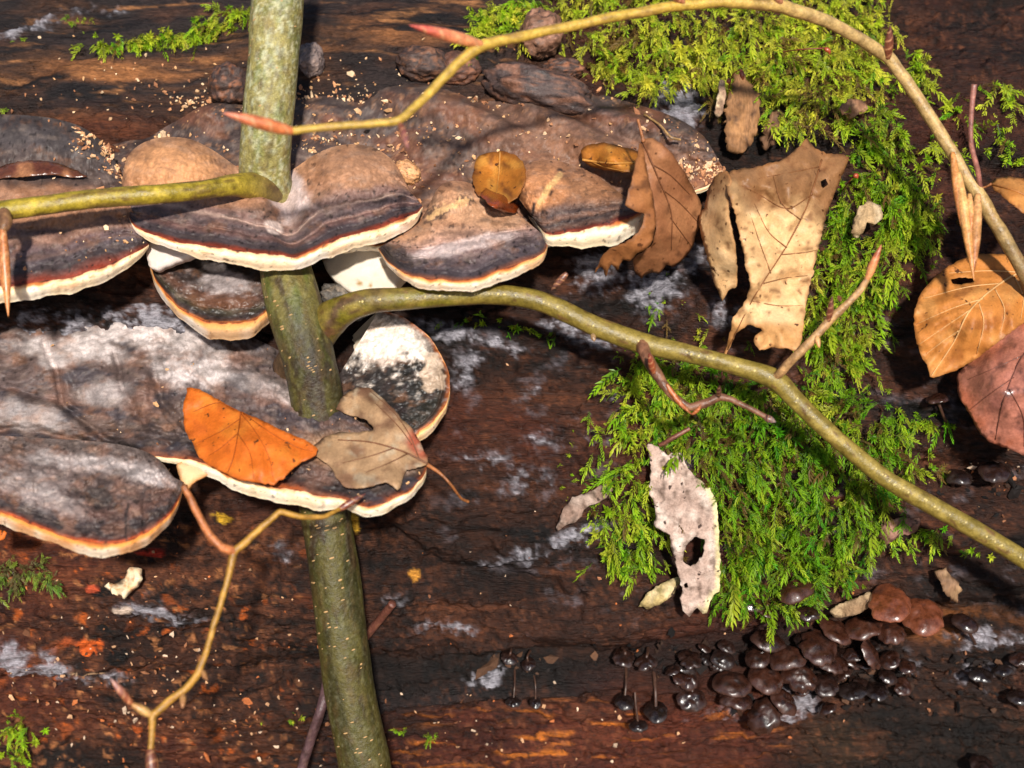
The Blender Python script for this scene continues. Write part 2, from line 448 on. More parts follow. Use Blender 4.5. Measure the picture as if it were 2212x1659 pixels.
# ------------------------------------------------------------------ bracket fungi
TOPS = {}
def bracket(key, label, cols, stops, bulge=0.004, bumps=(), ridges=(), colfun=None, N=230, M=100, cap_mat=None,
            seed=1, under_v=0.35, rimcol=(S(255, 226, 178, .85), S(255, 240, 216, .9)), redline=1.0, creases=(), jit=4.0, rough=0.0009, twarp=.05, group='bracket fungi on the log', lip=0.0):
    K = cr(cols, N)                                       # bu bv zb ru rv zr band
    ci = np.linspace(0, 1, N)
    bu, bv, zb, ru, rv, zr, band = K.T
    band = np.maximum(band, 0.5)
    sx = np.cumsum(np.hypot(np.gradient(ru), np.gradient(rv)))
    rv = rv + jit * fbm(sx / 55, seed * 3.1, 0, 3, seed); ru = ru + jit * fbm(sx / 55, seed * 3.1, 5, 3, seed + 1)
    t = 1 - (1 - np.linspace(0, 1, M)) ** 1.35
    T = np.tile(t, (N, 1))
    U = bu[:, None] + (ru - bu)[:, None] * T
    Vv = bv[:, None] + (rv - bv)[:, None] * T
    Z = zb[:, None] + (zr - zb)[:, None] * T
    Z = Z + bulge * 4 * T * (1 - T) * (1 - 0.2 * T)
    Z = Z - lip * sst(.9, 1, T)
    BS = 0 * T
    for (cu, cv, ruu, rvv, an, amp) in bumps:
        g = np.exp(-ell(U, Vv, cu, cv, ruu, rvv, an) ** 1.3) * amp
        g = g * (1 - T ** 6)
        Vv = Vv - g * 0.55; Z = Z + g * 0.8 * SC * 1.2; BS = BS + g
    nz = fbm(U / 60, Vv / 60, seed, 4, seed + 7)
    for (line, w_, dp) in creases:
        Z = Z - dp * np.exp(-(dpoly(U + 8 * nz, Vv + 8 * nz, line) / w_) ** 2)
    tw = T + twarp * fbm(U / 90, Vv / 90, seed * 2.2, 3, seed + 3) * np.minimum(1, 6 * (1 - T) + .25)
    for (tk, wk, ak) in ridges:
        mod = 0.6 + 0.8 * fbm(sx[:, None] / 120 + tk * 9, tk * 11, 0, 2, seed + 4)
        Z = Z - ak * mod * np.exp(-((tw - tk) / wk) ** 2)
    rough = rough * 1.35
    Z = Z + rough * (0.15 if key == 'A' else .4) * fbm(U / 9, Vv / 9, seed, 2, seed + 9) * (1 - .9 * sst(.85, .99, T)) + rough * 2.2 * nz * (1 - .6 * T) + rough * 0.9 * fbm(U / 16, Vv / 16, seed, 3, seed + 8) * (1 - .92 * sst(.85, .99, T))
    c = ramp(tw, stops)
    c = c * (1 + 0.35 * fbm(U / 45, Vv / 45, 3, 4, seed + 11))[..., None]
    c = mixc(c, S(52, 44, 46), 0.6 * sst(0.18, 0.5, fbm(U / 34, Vv / 30, 7, 4, seed + 12)) * sst(1.0, .9, T))
    c = mixc(c, S(26, 22, 23), 0.75 * sst(0.46, 0.54, fbm(U / 12, Vv / 11, 17, 2, seed + 13)))
    if colfun: c = colfun(c, U, Vv, T, tw)
    c = mixc(c, S(134, 94, 66), .35 * sst(.1, .5, fbm(U / 55, Vv / 40, 27, 5, seed + 14, .6)) * sst(.93, .8, T))
    c = mixc(c, S(160, 146, 138), .2 * sst(.05, .5, fbm(U / 38, Vv / 18, 37, 5, seed + 15, .62)) * sst(.97, .85, T))
    c = mixc(c, S(70, 60, 58), .4 * sst(.1, .5, fbm(U / 80, Vv / 26, 47, 5, seed + 16, .62)) * sst(.7, .5, T))
    c = c * np.array([1.1, .98, .87])
    base = P(bu[N // 2], bv[N // 2], zb[N // 2] - .01)
    o = empty('bracket_fungus', base, label, 'bracket fungus', group)
    V = P(U, Vv, Z)
    obj('cap', V.reshape(-1, 3), gridF(N, M)[:, ::-1], cap_mat or M_CAP, o, c.reshape(-1, 3))
    TOPS[key] = (U, Vv, Z, T, BS)
    # margin band
    B = 18; j = np.linspace(0, 1, B)[None, :]
    bw = (band * 0.98 * (1 + 0.26 * fbm(sx / 60, 3.3, seed, 4, seed + 21)))[:, None]
    Uu = np.repeat(U[:, -1:], B, 1); Ve = Vv[:, -1:] + bw * j
    cenu = (ru.mean()); Uu = Uu + (Uu - cenu) * 0.0
    Ze = Z[:, -1:] + SC * bw * (0.22 * np.sin(math.pi * np.minimum(j * 1.15, 1)) - 0.55 * j ** 2.2)
    Ze = Ze + 0.00012 * fbm(sx[:, None] / 45, j * 3, seed, 3, seed + 22) * np.sin(math.pi * np.clip(j, 0, 1))
    jw = j + 0.16 * fbm(sx[:, None] / 30, j * .6, 0, 4, seed + 23)
    cc = ramp(jw, [(0, S(78, 36, 26)), (0.06, S(176, 76, 34)), (0.15, S(226, 142, 66)), (0.3, rimcol[0]), (0.55, rimcol[1]), (1, rimcol[1])])
    lw = sst(-.25, .35, fbm(sx / 85, 2.2, 9, 3, seed + 26))[:, None] + 0 * jw          # rim line waxes and wanes
    cc = mixc(cc, rimcol[0], .75 * (1 - lw) * sst(.03, .09, jw)); cc = mixc(cc, S(176, 96, 44), .8 * sst(.6, 1, lw) * sst(.34, .14, jw) * sst(.03, .08, jw))
    cc = mixc(cc, S(150, 104, 66), .5 * sst(.25, .6, fbm(sx[:, None] / 22, jw * 3, 8, 4, seed + 27)))
    cc = mixc(cc, S(86, 60, 46), .7 * sst(.44, .6, fbm(sx[:, None] / 12, jw * 3, 18, 3, seed + 28)))
    if redline < 1: cc = mixc(cc, rimcol[0], np.full(cc.shape[:2], 1 - redline) * sst(0, .05, jw))
    cc = mixc(cc, S(205, 130, 66), 0.6 * sst(0.22, 0.6, fbm(sx[:, None] / 110, jw * 1.0, 4, 4, seed + 24)) * sst(.95, .5, jw))
    obj('margin', P(Uu, Ve, Ze).reshape(-1, 3), gridF(N, B)[:, ::-1], M_RIM, o, cc.reshape(-1, 3))
    # pore surface underneath
    Q = 16; q = np.linspace(0, 1, Q)[None, :]
    v1 = Ve[:, -1:]; z1 = Ze[:, -1:]
    v2 = (bv + (rv - bv) * under_v)[:, None]; z2 = (np.minimum(zb, zr) - 0.02)[:, None]
    Uq = Uu[:, -1:] + (bu[:, None] - Uu[:, -1:]) * q
    Vq = v1 + (v2 - v1) * q ** 1.2; Zq = z1 + (z2 - z1) * q
    pc = np.tile(S(214, 196, 170), (N * Q, 1))
    obj('pore_surface', P(Uq, Vq, Zq).reshape(-1, 3), gridF(N, Q)[:, ::-1], M_PORE, o, pc)
    return o

def zu(v, off=0.0):      # slope of the upper shelf
    return -0.026 + (v - 190) * SC * 0.9 + off
def zl(v, off=0.0):      # slope of the lower shelf
    return -0.006 + (v - 680) * SC * 0.88 + off

TAN = S(176, 136, 106); TAN2 = S(150, 112, 88); GREY = S(92, 84, 88); DARK = S(58, 52, 56); PLUM = S(112, 88, 86); BLK = S(34, 30, 31)
RED = S(120, 48, 32)

# E  old crust behind all the others
def colE(c, U, V, T, tw):
    k = fbm(U / 120, V / 70, 2, 4, 311)
    c = mixc(c, S(112, 74, 58), .7 * sst(0, .4, k))
    c = mixc(c, S(66, 60, 62), .8 * sst(.05, .45, fbm(U / 100, V / 60, 9, 4, 312)))
    c = mixc(c, S(168, 128, 98), .45 * sst(.15, .5, fbm(U / 22, V / 14, 19, 5, 313, .65)))
    c = mixc(c, S(150, 108, 82), .6 * blob(U, V, 1250, 330, 220, 60, 20) )
    return c
colsE = [(150, 330, zu(330, -.012), 180, 470, zu(470, -.012), 8), (290, 300, zu(300, -.006), 300, 500, zu(500, -.008), 12), (430, 245, zu(245, -.004), 450, 530, zu(530, -.010), 16),
         (560, 225, zu(225, -.003), 600, 540, zu(540, -.012), 16), (720, 200, zu(200, -.003), 740, 530, zu(530, -.010), 16), (860, 180, zu(180, -.004), 880, 525, zu(525, -.008), 16),
         (1000, 170, zu(170, -.004), 1020, 540, zu(540, -.008), 16), (1120, 165, zu(165, -.004), 1130, 530, zu(530, -.008), 16), (1240, 190, zu(190, -.004), 1250, 500, zu(500, -.006), 14),
         (1340, 215, zu(215, -.004), 1390, 450, zu(450, -.006), 12), (1440, 250, zu(250, -.004), 1500, 410, zu(410, -.004), 10), (1520, 310, zu(310, -.006), 1572, 378, zu(378, -.004), 8)]
bracket('E', 'broad dark grey-brown lumpy fungus crust behind the upper shelf, dusted with crumbs', colsE,
        [(0, S(56, 46, 46)), (.3, S(78, 68, 68)), (.6, S(100, 80, 72)), (.9, S(132, 96, 74)), (1, S(110, 80, 62))],
        bulge=.004, seed=3, N=330, M=110, rough=.0012, colfun=colE,
        bumps=[(470, 262, 62, 34, 0, 42), (560, 325, 75, 40, 0, 26), (890, 232, 90, 36, 0, 40), (1010, 275, 150, 42, 24, 54), (1120, 350, 90, 34, 20, 24), (1230, 300, 180, 36, 22, 54), (1370, 285, 130, 28, 20, 40), (1330, 350, 140, 30, 22, 26),
               (800, 330, 80, 40, 0, -30), (1090, 232, 130, 20, 26, -26), (1270, 250, 150, 16, 22, -18), (1400, 325, 130, 16, 22, -20), (1060, 400, 60, 60, 0, -30), (700, 250, 60, 32, 0, 34), (1490, 300, 80, 30, 25, 30), (760, 290, 60, 24, 10, -16), (340, 300, 60, 22, 20, -16), (930, 320, 60, 30, 10, 26), (640, 300, 40, 20, 0, -16)])

# A  upper left bracket
def colA(c, U, V, T, tw):
    c = mixc(c, TAN2, .95 * sst(0.35, 0.7, blob(U, V, 90, 445, 190, 52, 6) + .25 * fbm(U / 50, V / 40, 0, 3, 401)))
    c = mixc(c, S(148, 116, 100), .6 * np.exp(-((tw - .74) / .03) ** 2))
    c = mixc(c, S(120, 98, 92), .5 * np.exp(-((tw - .84) / .015) ** 2))
    return c
colsA = [(-330, 300, zu(300), -330, 640, zu(640, -.004), 34), (-160, 262, zu(262), -150, 632, zu(632, -.002), 36), (-40, 250, zu(250), -20, 620, zu(620), 36), (60, 250, zu(250), 90, 608, zu(608), 38), (140, 262, zu(262), 180, 592, zu(592), 34),
         (200, 290, zu(290), 250, 565, zu(565, -.001), 30), (250, 350, zu(350), 300, 540, zu(540, -.003), 22), (270, 430, zu(430), 322, 528, zu(528, -.006), 8)]
bracket('A', 'bracket fungus at the upper left edge with a dark zoned cap and thin cream rim', colsA,
        [(0, S(62, 58, 60)), (.2, S(72, 68, 71)), (.4, S(88, 74, 70)), (.5, TAN2), (.62, TAN2), (.68, S(108, 82, 76)), (.78, S(92, 76, 80)), (.86, S(74, 68, 76)), (.93, DARK), (.965, S(90, 52, 46)), (1, RED)],
        bulge=.009, seed=12, colfun=colA, rough=.0013, ridges=[(.40, .025, .004), (.68, .02, .0016), (.82, .015, .0014), (.9, .012, .001)], bumps=[(90, 430, 200, 40, 5, 14), (60, 300, 110, 34, 10, 22), (190, 330, 60, 30, 30, 14), (130, 370, 90, 14, 10, -12)])

# B  central bracket with two lobes round the stem
def colB(c, U, V, T, tw):
    n = fbm(U / 40, V / 34, 1, 4, 501)
    c = mixc(c, S(184, 138, 100), sst(.3, .6, blob(U, V, 370, 362, 115, 60) + .1 * n))
    c = mixc(c, S(164, 126, 100), .9 * sst(.35, .65, blob(U, V, 770, 365, 95, 50) + .15 * n))
    c = mixc(c, S(205, 195, 200), .75 * sst(.35, .75, blob(U, V, 625, 425, 55, 70, -25) + .3 * n))
    c = mixc(c, S(222, 208, 205), .8 * sst(.5, .8, blob(U, V, 592, 492, 30, 20, 35) + .2 * n))
    c = mixc(c, S(170, 128, 100), .55 * sst(.3, .7, blob(U, V, 470, 430, 100, 22, 8)))
    c = mixc(c, S(182, 160, 152), .55 * np.exp(-((tw - .66) / .018) ** 2))
    c = mixc(c, S(150, 122, 116), .5 * np.exp(-((tw - .79) / .014) ** 2) * sst(560, 640, U))
    return c
colsB = [(262, 400, zu(400, .002), 272, 445, zu(445, .004), 2), (280, 345, zu(345, .002), 296, 492, zu(492, .006), 12), (330, 312, zu(312, .003), 380, 520, zu(520, .010), 22), (400, 310, zu(310, .003), 460, 534, zu(534, .012), 30),
         (460, 335, zu(335, .003), 540, 545, zu(545, .013), 34), (530, 370, zu(370, .002), 610, 550, zu(550, .013), 34), (610, 375, zu(375, .002), 655, 548, zu(548, .013), 30), (680, 340, zu(340, .003), 715, 520, zu(520, .013), 34),
         (735, 322, zu(322, .003), 790, 500, zu(500, .012), 36), (800, 325, zu(325, .003), 850, 482, zu(482, .011), 32), (850, 355, zu(355, .003), 895, 462, zu(462, .009), 22), (885, 410, zu(410, .003), 913, 446, zu(446, .006), 5)]
bracket('B', 'two-lobed bracket fungus round the stem, tan domes behind a dark front', colsB,
        [(0, TAN), (.3, TAN2), (.46, S(150, 116, 96)), (.56, S(122, 98, 92)), (.66, S(108, 88, 88)), (.74, S(84, 74, 78)), (.82, S(100, 76, 74)), (.88, S(62, 56, 62)), (.95, S(58, 50, 54)), (.975, S(92, 44, 34)), (1, RED)],
        bulge=.004, seed=23, N=300, colfun=colB, ridges=[(.45, .05, .0016), (.66, .018, .0022), (.80, .014, .0014), (.9, .012, .0008)],
        bumps=[(370, 365, 105, 60, 0, 52), (760, 375, 85, 55, 0, 42), (620, 470, 34, 90, -15, -34), (560, 445, 50, 26, 10, 16), (720, 430, 60, 30, 0, 10)], rimcol=(S(255, 222, 172, .88), S(255, 240, 222, .92)))

# C  third bracket, a fan below and right of B
def colC(c, U, V, T, tw):
    n = fbm(U / 40, V / 34, 1, 4, 601)
    c = mixc(c, S(180, 144, 116), .7 * sst(.3, .7, blob(U, V, 1030, 455, 120, 40, 15) + .2 * n))
    d = dpoly(U, V + 3 * n, [(925, 470), (960, 450), (1010, 432)])
    f = fbm(U / 9, V / 9, 4, 3, 603); d = d + 9 * f
    c = mixc(c, S(206, 172, 124), .8 * sst(9, 3, d)); c = mixc(c, S(60, 50, 46), .8 * sst(16, 11, d) * sst(6, 9, d) * sst(0, .3, n + .2))
    c = mixc(c, S(200, 190, 194), .6 * sst(.25, .6, blob(U, V, 1000, 530, 130, 16, -12) + .3 * n))
    c = mixc(c, S(40, 36, 38), .8 * sst(.3, .6, blob(U, V, 850, 560, 40, 34) + .4 * n))
    return c
colsC = [(880, 500, zu(500, -.002), 818, 536, zu(536, -.006), 4), (905, 480, zu(480, .002), 838, 566, zu(566, .004), 12), (925, 450, zu(450, .004), 875, 590, zu(590, .009), 18), (945, 415, zu(415, .004), 935, 602, zu(602, .012), 26),
         (965, 398, zu(398, .004), 1010, 602, zu(602, .013), 26), (990, 395, zu(395, .004), 1070, 588, zu(588, .013), 28), (1020, 402, zu(402, .004), 1130, 566, zu(566, .011), 28), (1060, 425, zu(425, .004), 1170, 545, zu(545, .008), 20), (1110, 455, zu(455, .003), 1186, 520, zu(520, .004), 5)]
bracket('C', 'fan-shaped tan and grey bracket fungus with a pale crack across its neck', colsC,
        [(0, TAN2), (.35, TAN), (.5, S(170, 134, 112)), (.6, S(150, 122, 112)), (.68, S(128, 108, 108)), (.78, S(96, 84, 88)), (.88, S(70, 64, 72)), (.95, S(58, 52, 58)), (.985, S(96, 62, 52)), (1, S(130, 78, 54))],
        bulge=.006, seed=35, colfun=colC, ridges=[(.22, .03, .0018), (.62, .02, .0018), (.74, .016, .0014), (.9, .012, .001)], bumps=[(985, 430, 60, 36, 0, 20), (880, 560, 20, 20, 0, -14), (930, 555, 16, 26, 0, -10)],
        rimcol=(S(240, 176, 112, .85), S(255, 236, 208, .9)))

# D  right bracket of the shelf
def colD(c, U, V, T, tw):
    n = fbm(U / 40, V / 34, 1, 4, 701)
    c = mixc(c, S(190, 136, 96), .8 * sst(.3, .6, blob(U, V, 1165, 405, 70, 50) + .15 * n))
    d = dpoly(U, V + 3 * n, [(1210, 378), (1185, 405), (1165, 440), (1160, 470)])
    c = mixc(c, S(206, 172, 118), sst(9, 4, d) * sst(460, 420, V)); c = mixc(c, S(40, 34, 34), sst(17, 11, d) * sst(5, 10, d) * sst(-.1, .3, n))
    c = mixc(c, S(150, 112, 84), .6 * blob(U, V, 1260, 410, 70, 24, 15))
    return c
colsD = [(1118, 430, zu(430, .003), 1150, 470, zu(470, .003), 2), (1115, 395, zu(395, .006), 1168, 492, zu(492, .009), 8), (1130, 365, zu(365, .007), 1185, 505, zu(505, .013), 28), (1160, 350, zu(350, .007), 1235, 500, zu(500, .015), 38), (1200, 348, zu(348, .006), 1295, 488, zu(488, .016), 44),
         (1245, 360, zu(360, .005), 1345, 474, zu(474, .016), 50), (1290, 380, zu(380, .004), 1380, 462, zu(462, .014), 46), (1330, 410, zu(410, .003), 1393, 455, zu(455, .010), 20)]
bracket('D', 'bracket fungus at the right end of the upper shelf with a thick bare cream edge', colsD,
        [(0, TAN2), (.4, S(152, 110, 80)), (.55, S(140, 102, 78)), (.68, S(100, 80, 74)), (.76, S(70, 62, 64)), (.82, S(112, 88, 80)), (.88, S(60, 54, 56)), (.94, S(92, 70, 62)), (.975, S(80, 40, 32)), (1, RED)],
        bulge=.007, seed=44, colfun=colD, ridges=[(.72, .02, .0014), (.84, .018, .0014)], bumps=[(1165, 400, 60, 46, 0, 22), (1175, 430, 12, 50, 25, -10)], rimcol=(S(255, 230, 186, .88), S(255, 240, 214, .9)))

# F  small bracket under B, left of the stem
def colF(c, U, V, T, tw):
    n = fbm(U / 26, V / 22, 1, 4, 801)
    c = mixc(c, S(150, 146, 152), .85 * sst(.3, .8, blob(U, V, 490, 610, 80, 34, 5) + .4 * n))
    c = mixc(c, S(205, 200, 198), sst(.4, .7, blob(U, V, 460, 576, 34, 14) + .35 * n))
    c = mixc(c, S(98, 68, 54), .8 * sst(.3, .7, blob(U, V, 490, 655, 70, 16) + .2 * n))
    return c
colsF = [(330, 530, .000, 318, 556, .008, 2), (350, 525, .000, 338, 606, .018, 20), (400, 520, .000, 372, 650, .026, 24), (450, 520, .000, 420, 682, .031, 32), (500, 520, .000, 480, 698, .034, 40), (550, 525, .000, 535, 692, .034, 38),
         (590, 530, .000, 580, 668, .030, 34), (620, 540, .000, 615, 640, .022, 20), (640, 560, .0, 640, 590, .01, 3)]
bracket('F', 'small dark half-disc bracket fungus tucked under the shelf beside the stem', colsF,
        [(0, BLK), (.3, S(44, 40, 40)), (.55, S(56, 48, 48)), (.68, S(92, 66, 56)), (.78, S(70, 56, 50)), (.86, S(58, 56, 46)), (.93, S(40, 34, 34)), (.97, S(60, 38, 30)), (1, S(150, 84, 34))],
        bulge=.006, seed=51, N=170, M=80, colfun=colF, cap_mat=M_CAPW, ridges=[(.84, .015, .0012), (.66, .02, .0008)], rimcol=(S(214, 158, 92), S(222, 206, 190)))

# H  white-dusted disc right of the stem
def colH(c, U, V, T, tw):
    n = fbm(U / 40, V / 34, 1, 5, 901)
    f = fbm(U / 13, V / 12, 5, 4, 903, .65)
    m = sst(-.12, .32, (790 - V + 0.14 * (U - 800)) / 150 + .6 * n + .3 * f) * sst(1.0, .84, T + .14 * n)
    m = np.maximum(m, sst(.3, .8, blob(U, V, 820, 740, 110, 62) + .3 * n + .2 * f)) * (.86 + .2 * f)
    c = mixc(c, S(240, 234, 230), np.clip(m, 0, 1))
    c = mixc(c, S(226, 212, 190), .5 * m * sst(.5, .8, blob(U, V, 790, 700, 70, 22)))  # branch's cast shadow painted in as a tan patch on the white
    c = mixc(c, S(196, 178, 160), .7 * sst(.45, .6, blob(U, V, 935, 810, 34, 50) + .4 * n))
    c = mixc(c, S(120, 124, 128), .5 * sst(.3, .55, n) * (1 - m))
    return c
colsH = [(720, 830, .012, 820, 668, .014, 4), (715, 835, .012, 875, 688, .018, 6), (712, 842, .012, 925, 728, .024, 8), (710, 850, .013, 958, 775, .030, 10), (710, 860, .014, 973, 820, .035, 12), (712, 872, .016, 966, 868, .040, 18),
         (716, 885, .018, 940, 905, .044, 22), (720, 900, .020, 905, 930, .046, 22), (722, 920, .02, 880, 960, .046, 10)]
bracket('H', 'black bracket fungus half covered in white spore dust, right of the stem', colsH,
        [(0, S(70, 66, 68)), (.4, S(44, 42, 44)), (.7, S(36, 36, 36)), (.9, S(40, 40, 36)), (.96, S(52, 36, 28)), (1, S(150, 84, 40))],
        bulge=.008, seed=63, colfun=colH, cap_mat=M_CAPW, ridges=[(.93, .012, .001)], rimcol=(S(232, 176, 110), S(252, 232, 204)))

# G  the large lower shelf: front lobe with the leaf, and left lobe
def frost(c, U, V, T, seed, spots):
    n = fbm(U / 50, V / 40, 1, 5, seed); f = fbm(U / 14, V / 12, 5, 4, seed + 1)
    for e, a in spots:
        c = mixc(c, S(200, 197, 203), a * sst(.3, .95, np.exp(-ell(U, V, *e)) * (1.1 + .7 * n + .25 * f)))
    return c
def colG(c, U, V, T, tw):
    c = mixc(c, S(118, 90, 80), .6 * sst(0, .4, fbm(U / 90, V / 50, 2, 4, 951)))
    c = mixc(c, S(52, 52, 62), .75 * sst(.1, .4, fbm(U / 70, V / 40, 5, 4, 952)))
    c = frost(c, U, V, T, 961, [((300, 720, 230, 40, 8), .9), ((410, 795, 100, 50, 10), .9), ((150, 755, 150, 30, 5), .75), ((230, 850, 80, 34, 0), .4), ((60, 900, 110, 40, 10), .35), ((660, 870, 60, 26, 25), .4), ((560, 830, 120, 30, 20), .3), ((120, 780, 40, 20, 0), .8)])
    c = mixc(c, S(176, 142, 112), .7 * sst(.3, .7, blob(U, V, 780, 980, 150, 50, 8)))
    c = mixc(c, BLK, .7 * sst(.4, .7, blob(U, V, 480, 990, 60, 40) + .3 * fbm(U / 40, V / 40, 0, 3, 955)))
    return c
colsG = [(-250, 700, zl(700, -.006), -240, 960, zl(960, -.02), 6), (-60, 690, zl(690, -.004), -40, 985, zl(985, -.018), 8), (80, 690, zl(690, -.004), 130, 990, zl(990, -.014), 8), (200, 690, zl(690, -.004), 280, 985, zl(985, -.010), 8),
         (300, 690, zl(690, -.004), 385, 990, zl(990, -.002), 14), (380, 690, zl(690, -.004), 440, 1000, zl(1000), 26), (450, 700, zl(700, -.004), 500, 1025, zl(1025, .002), 30), (520, 720, zl(720, -.004), 580, 1048, zl(1048, .003), 32), (580, 745, zl(745, -.004), 660, 1062, zl(1062, .004), 34), (630, 775, zl(775, -.004), 735, 1075, zl(1075, .005), 26),
         (670, 800, zl(800, -.002), 790, 1092, zl(1092, .006), 22), (700, 825, zl(825, 0), 850, 1078, zl(1078, .005), 24), (716, 850, zl(850, .001), 900, 1045, zl(1045, .004), 20), (728, 880, zl(880, .002), 922, 1015, zl(1015, .003), 12), (735, 915, zl(915, .0), 918, 985, zl(985, 0), 4)]
bracket('G', 'wide grey frosted bracket fungus of the lower shelf carrying an orange leaf', colsG,
        [(0, S(84, 78, 80)), (.3, S(96, 84, 84)), (.55, S(84, 74, 76)), (.75, S(92, 78, 74)), (.86, S(70, 62, 64)), (.93, S(48, 44, 46)), (.97, S(66, 40, 36)), (1, S(150, 78, 40))],
        bulge=.006, seed=72, N=320, M=120, colfun=colG, rough=.0016, creases=[([(95, 740), (120, 800), (140, 880), (230, 950), (290, 975)], 9, .006), ([(250, 770), (262, 830), (290, 890)], 8, .004), ([(330, 800), (350, 870), (400, 920)], 9, .004), ([(-20, 830), (60, 850), (130, 870)], 8, .003), ([(300, 900), (330, 930), (420, 950)], 8, .004), ([(0, 930), (100, 935), (200, 960)], 10, .005), ([(480, 790), (560, 800), (620, 830)], 8, .002)], ridges=[(.88, .015, .001)],
        bumps=[(300, 830, 30, 60, 15, 18), (180, 860, 30, 70, -25, -22), (330, 940, 40, 30, 0, 16), (420, 900, 50, 40, 0, -20), (120, 800, 60, 30, 0, 16), (70, 880, 70, 26, 15, 18), (250, 920, 36, 30, 0, -14), (600, 860, 110, 40, 25, 14)])

def colG2(c, U, V, T, tw):
    n = fbm(U / 40, V / 30, 1, 5, 981)
    c = mixc(c, S(120, 92, 82), .6 * sst(0, .4, fbm(U / 60, V / 40, 2, 4, 982)))
    c = frost(c, U, V, T, 991, [((200, 1000, 190, 24, 6), .5), ((60, 1040, 110, 36, 10), .3), ((330, 1035, 70, 18, 14), .7), ((110, 1090, 90, 30, 10), .3)])
    c = mixc(c, S(38, 36, 38), .85 * sst(.4, .7, blob(U, V, 215, 1075, 45, 34, 20) + .35 * n))
    c = mixc(c, S(34, 32, 34), .8 * sst(4, 1.5, dpoly(U + 5 * n, V, [(275, 1090), (270, 1130), (275, 1180)])))
    return c
colsG2 = [(-260, 930, zl(930, -.004), -250, 1060, zl(1060, .002), 20), (-120, 935, zl(935, -.003), -110, 1085, zl(1085, .003), 26), (-20, 940, zl(940, -.002), 10, 1108, zl(1108, .005), 28), (70, 945, zl(945, -.001), 90, 1140, zl(1140, .008), 24), (150, 950, zl(950, 0), 170, 1165, zl(1165, .010), 28), (220, 955, zl(955, 0), 235, 1172, zl(1172, .010), 30),
          (280, 965, zl(965, 0), 305, 1155, zl(1155, .009), 28), (325, 980, zl(980, 0), 360, 1118, zl(1118, .007), 22), (355, 1005, zl(1005, 0), 390, 1075, zl(1075, .004), 12), (372, 1030, zl(1030, 0), 397, 1042, zl(1042, .001), 3)]
bracket('G2', 'dark grey bracket fungus lobe at the lower left with an orange-rimmed pale edge', colsG2,
        [(0, S(104, 96, 96)), (.3, S(110, 98, 98)), (.55, S(92, 80, 80)), (.72, S(96, 74, 70)), (.82, S(64, 58, 62)), (.92, S(54, 48, 50)), (.965, S(72, 40, 34)), (1, S(180, 80, 36))],
        bulge=.008, seed=83, colfun=colG2, rough=.0014, ridges=[(.62, .03, .0015), (.86, .014, .0012)], bumps=[(215, 1075, 50, 24, 15, -16), (290, 1100, 60, 20, 30, 8)], rimcol=(S(226, 148, 70), S(244, 226, 200)))

# ------------------------------------------------------------------ outline sheets: leaves, flakes, pore tongues
def tps(pts):
    p = np.asarray(pts, float); n = len(p)
    x = p[:, :2] / 300.0
    def k(a, b):
        r2 = ((a[:, None] - b[None]) ** 2).sum(-1)
        return 0.5 * r2 * np.log(r2 + 1e-12)
    A = np.zeros((n + 3, n + 3)); A[:n, :n] = k(x, x) + 1e-4 * np.eye(n)
    A[:n, n] = 1; A[:n, n + 1:] = x; A[n, :n] = 1; A[n + 1:, :n] = x.T
    w = np.linalg.lstsq(A, np.concatenate([p[:, 2], np.zeros(3)]), rcond=None)[0]
    def f(u, v):
        q = np.stack([np.ravel(u), np.ravel(v)], -1) / 300.0
        return (k(q, x) @ w[:n] + w[n] + q @ w[n + 1:]).reshape(np.shape(u))
    return f

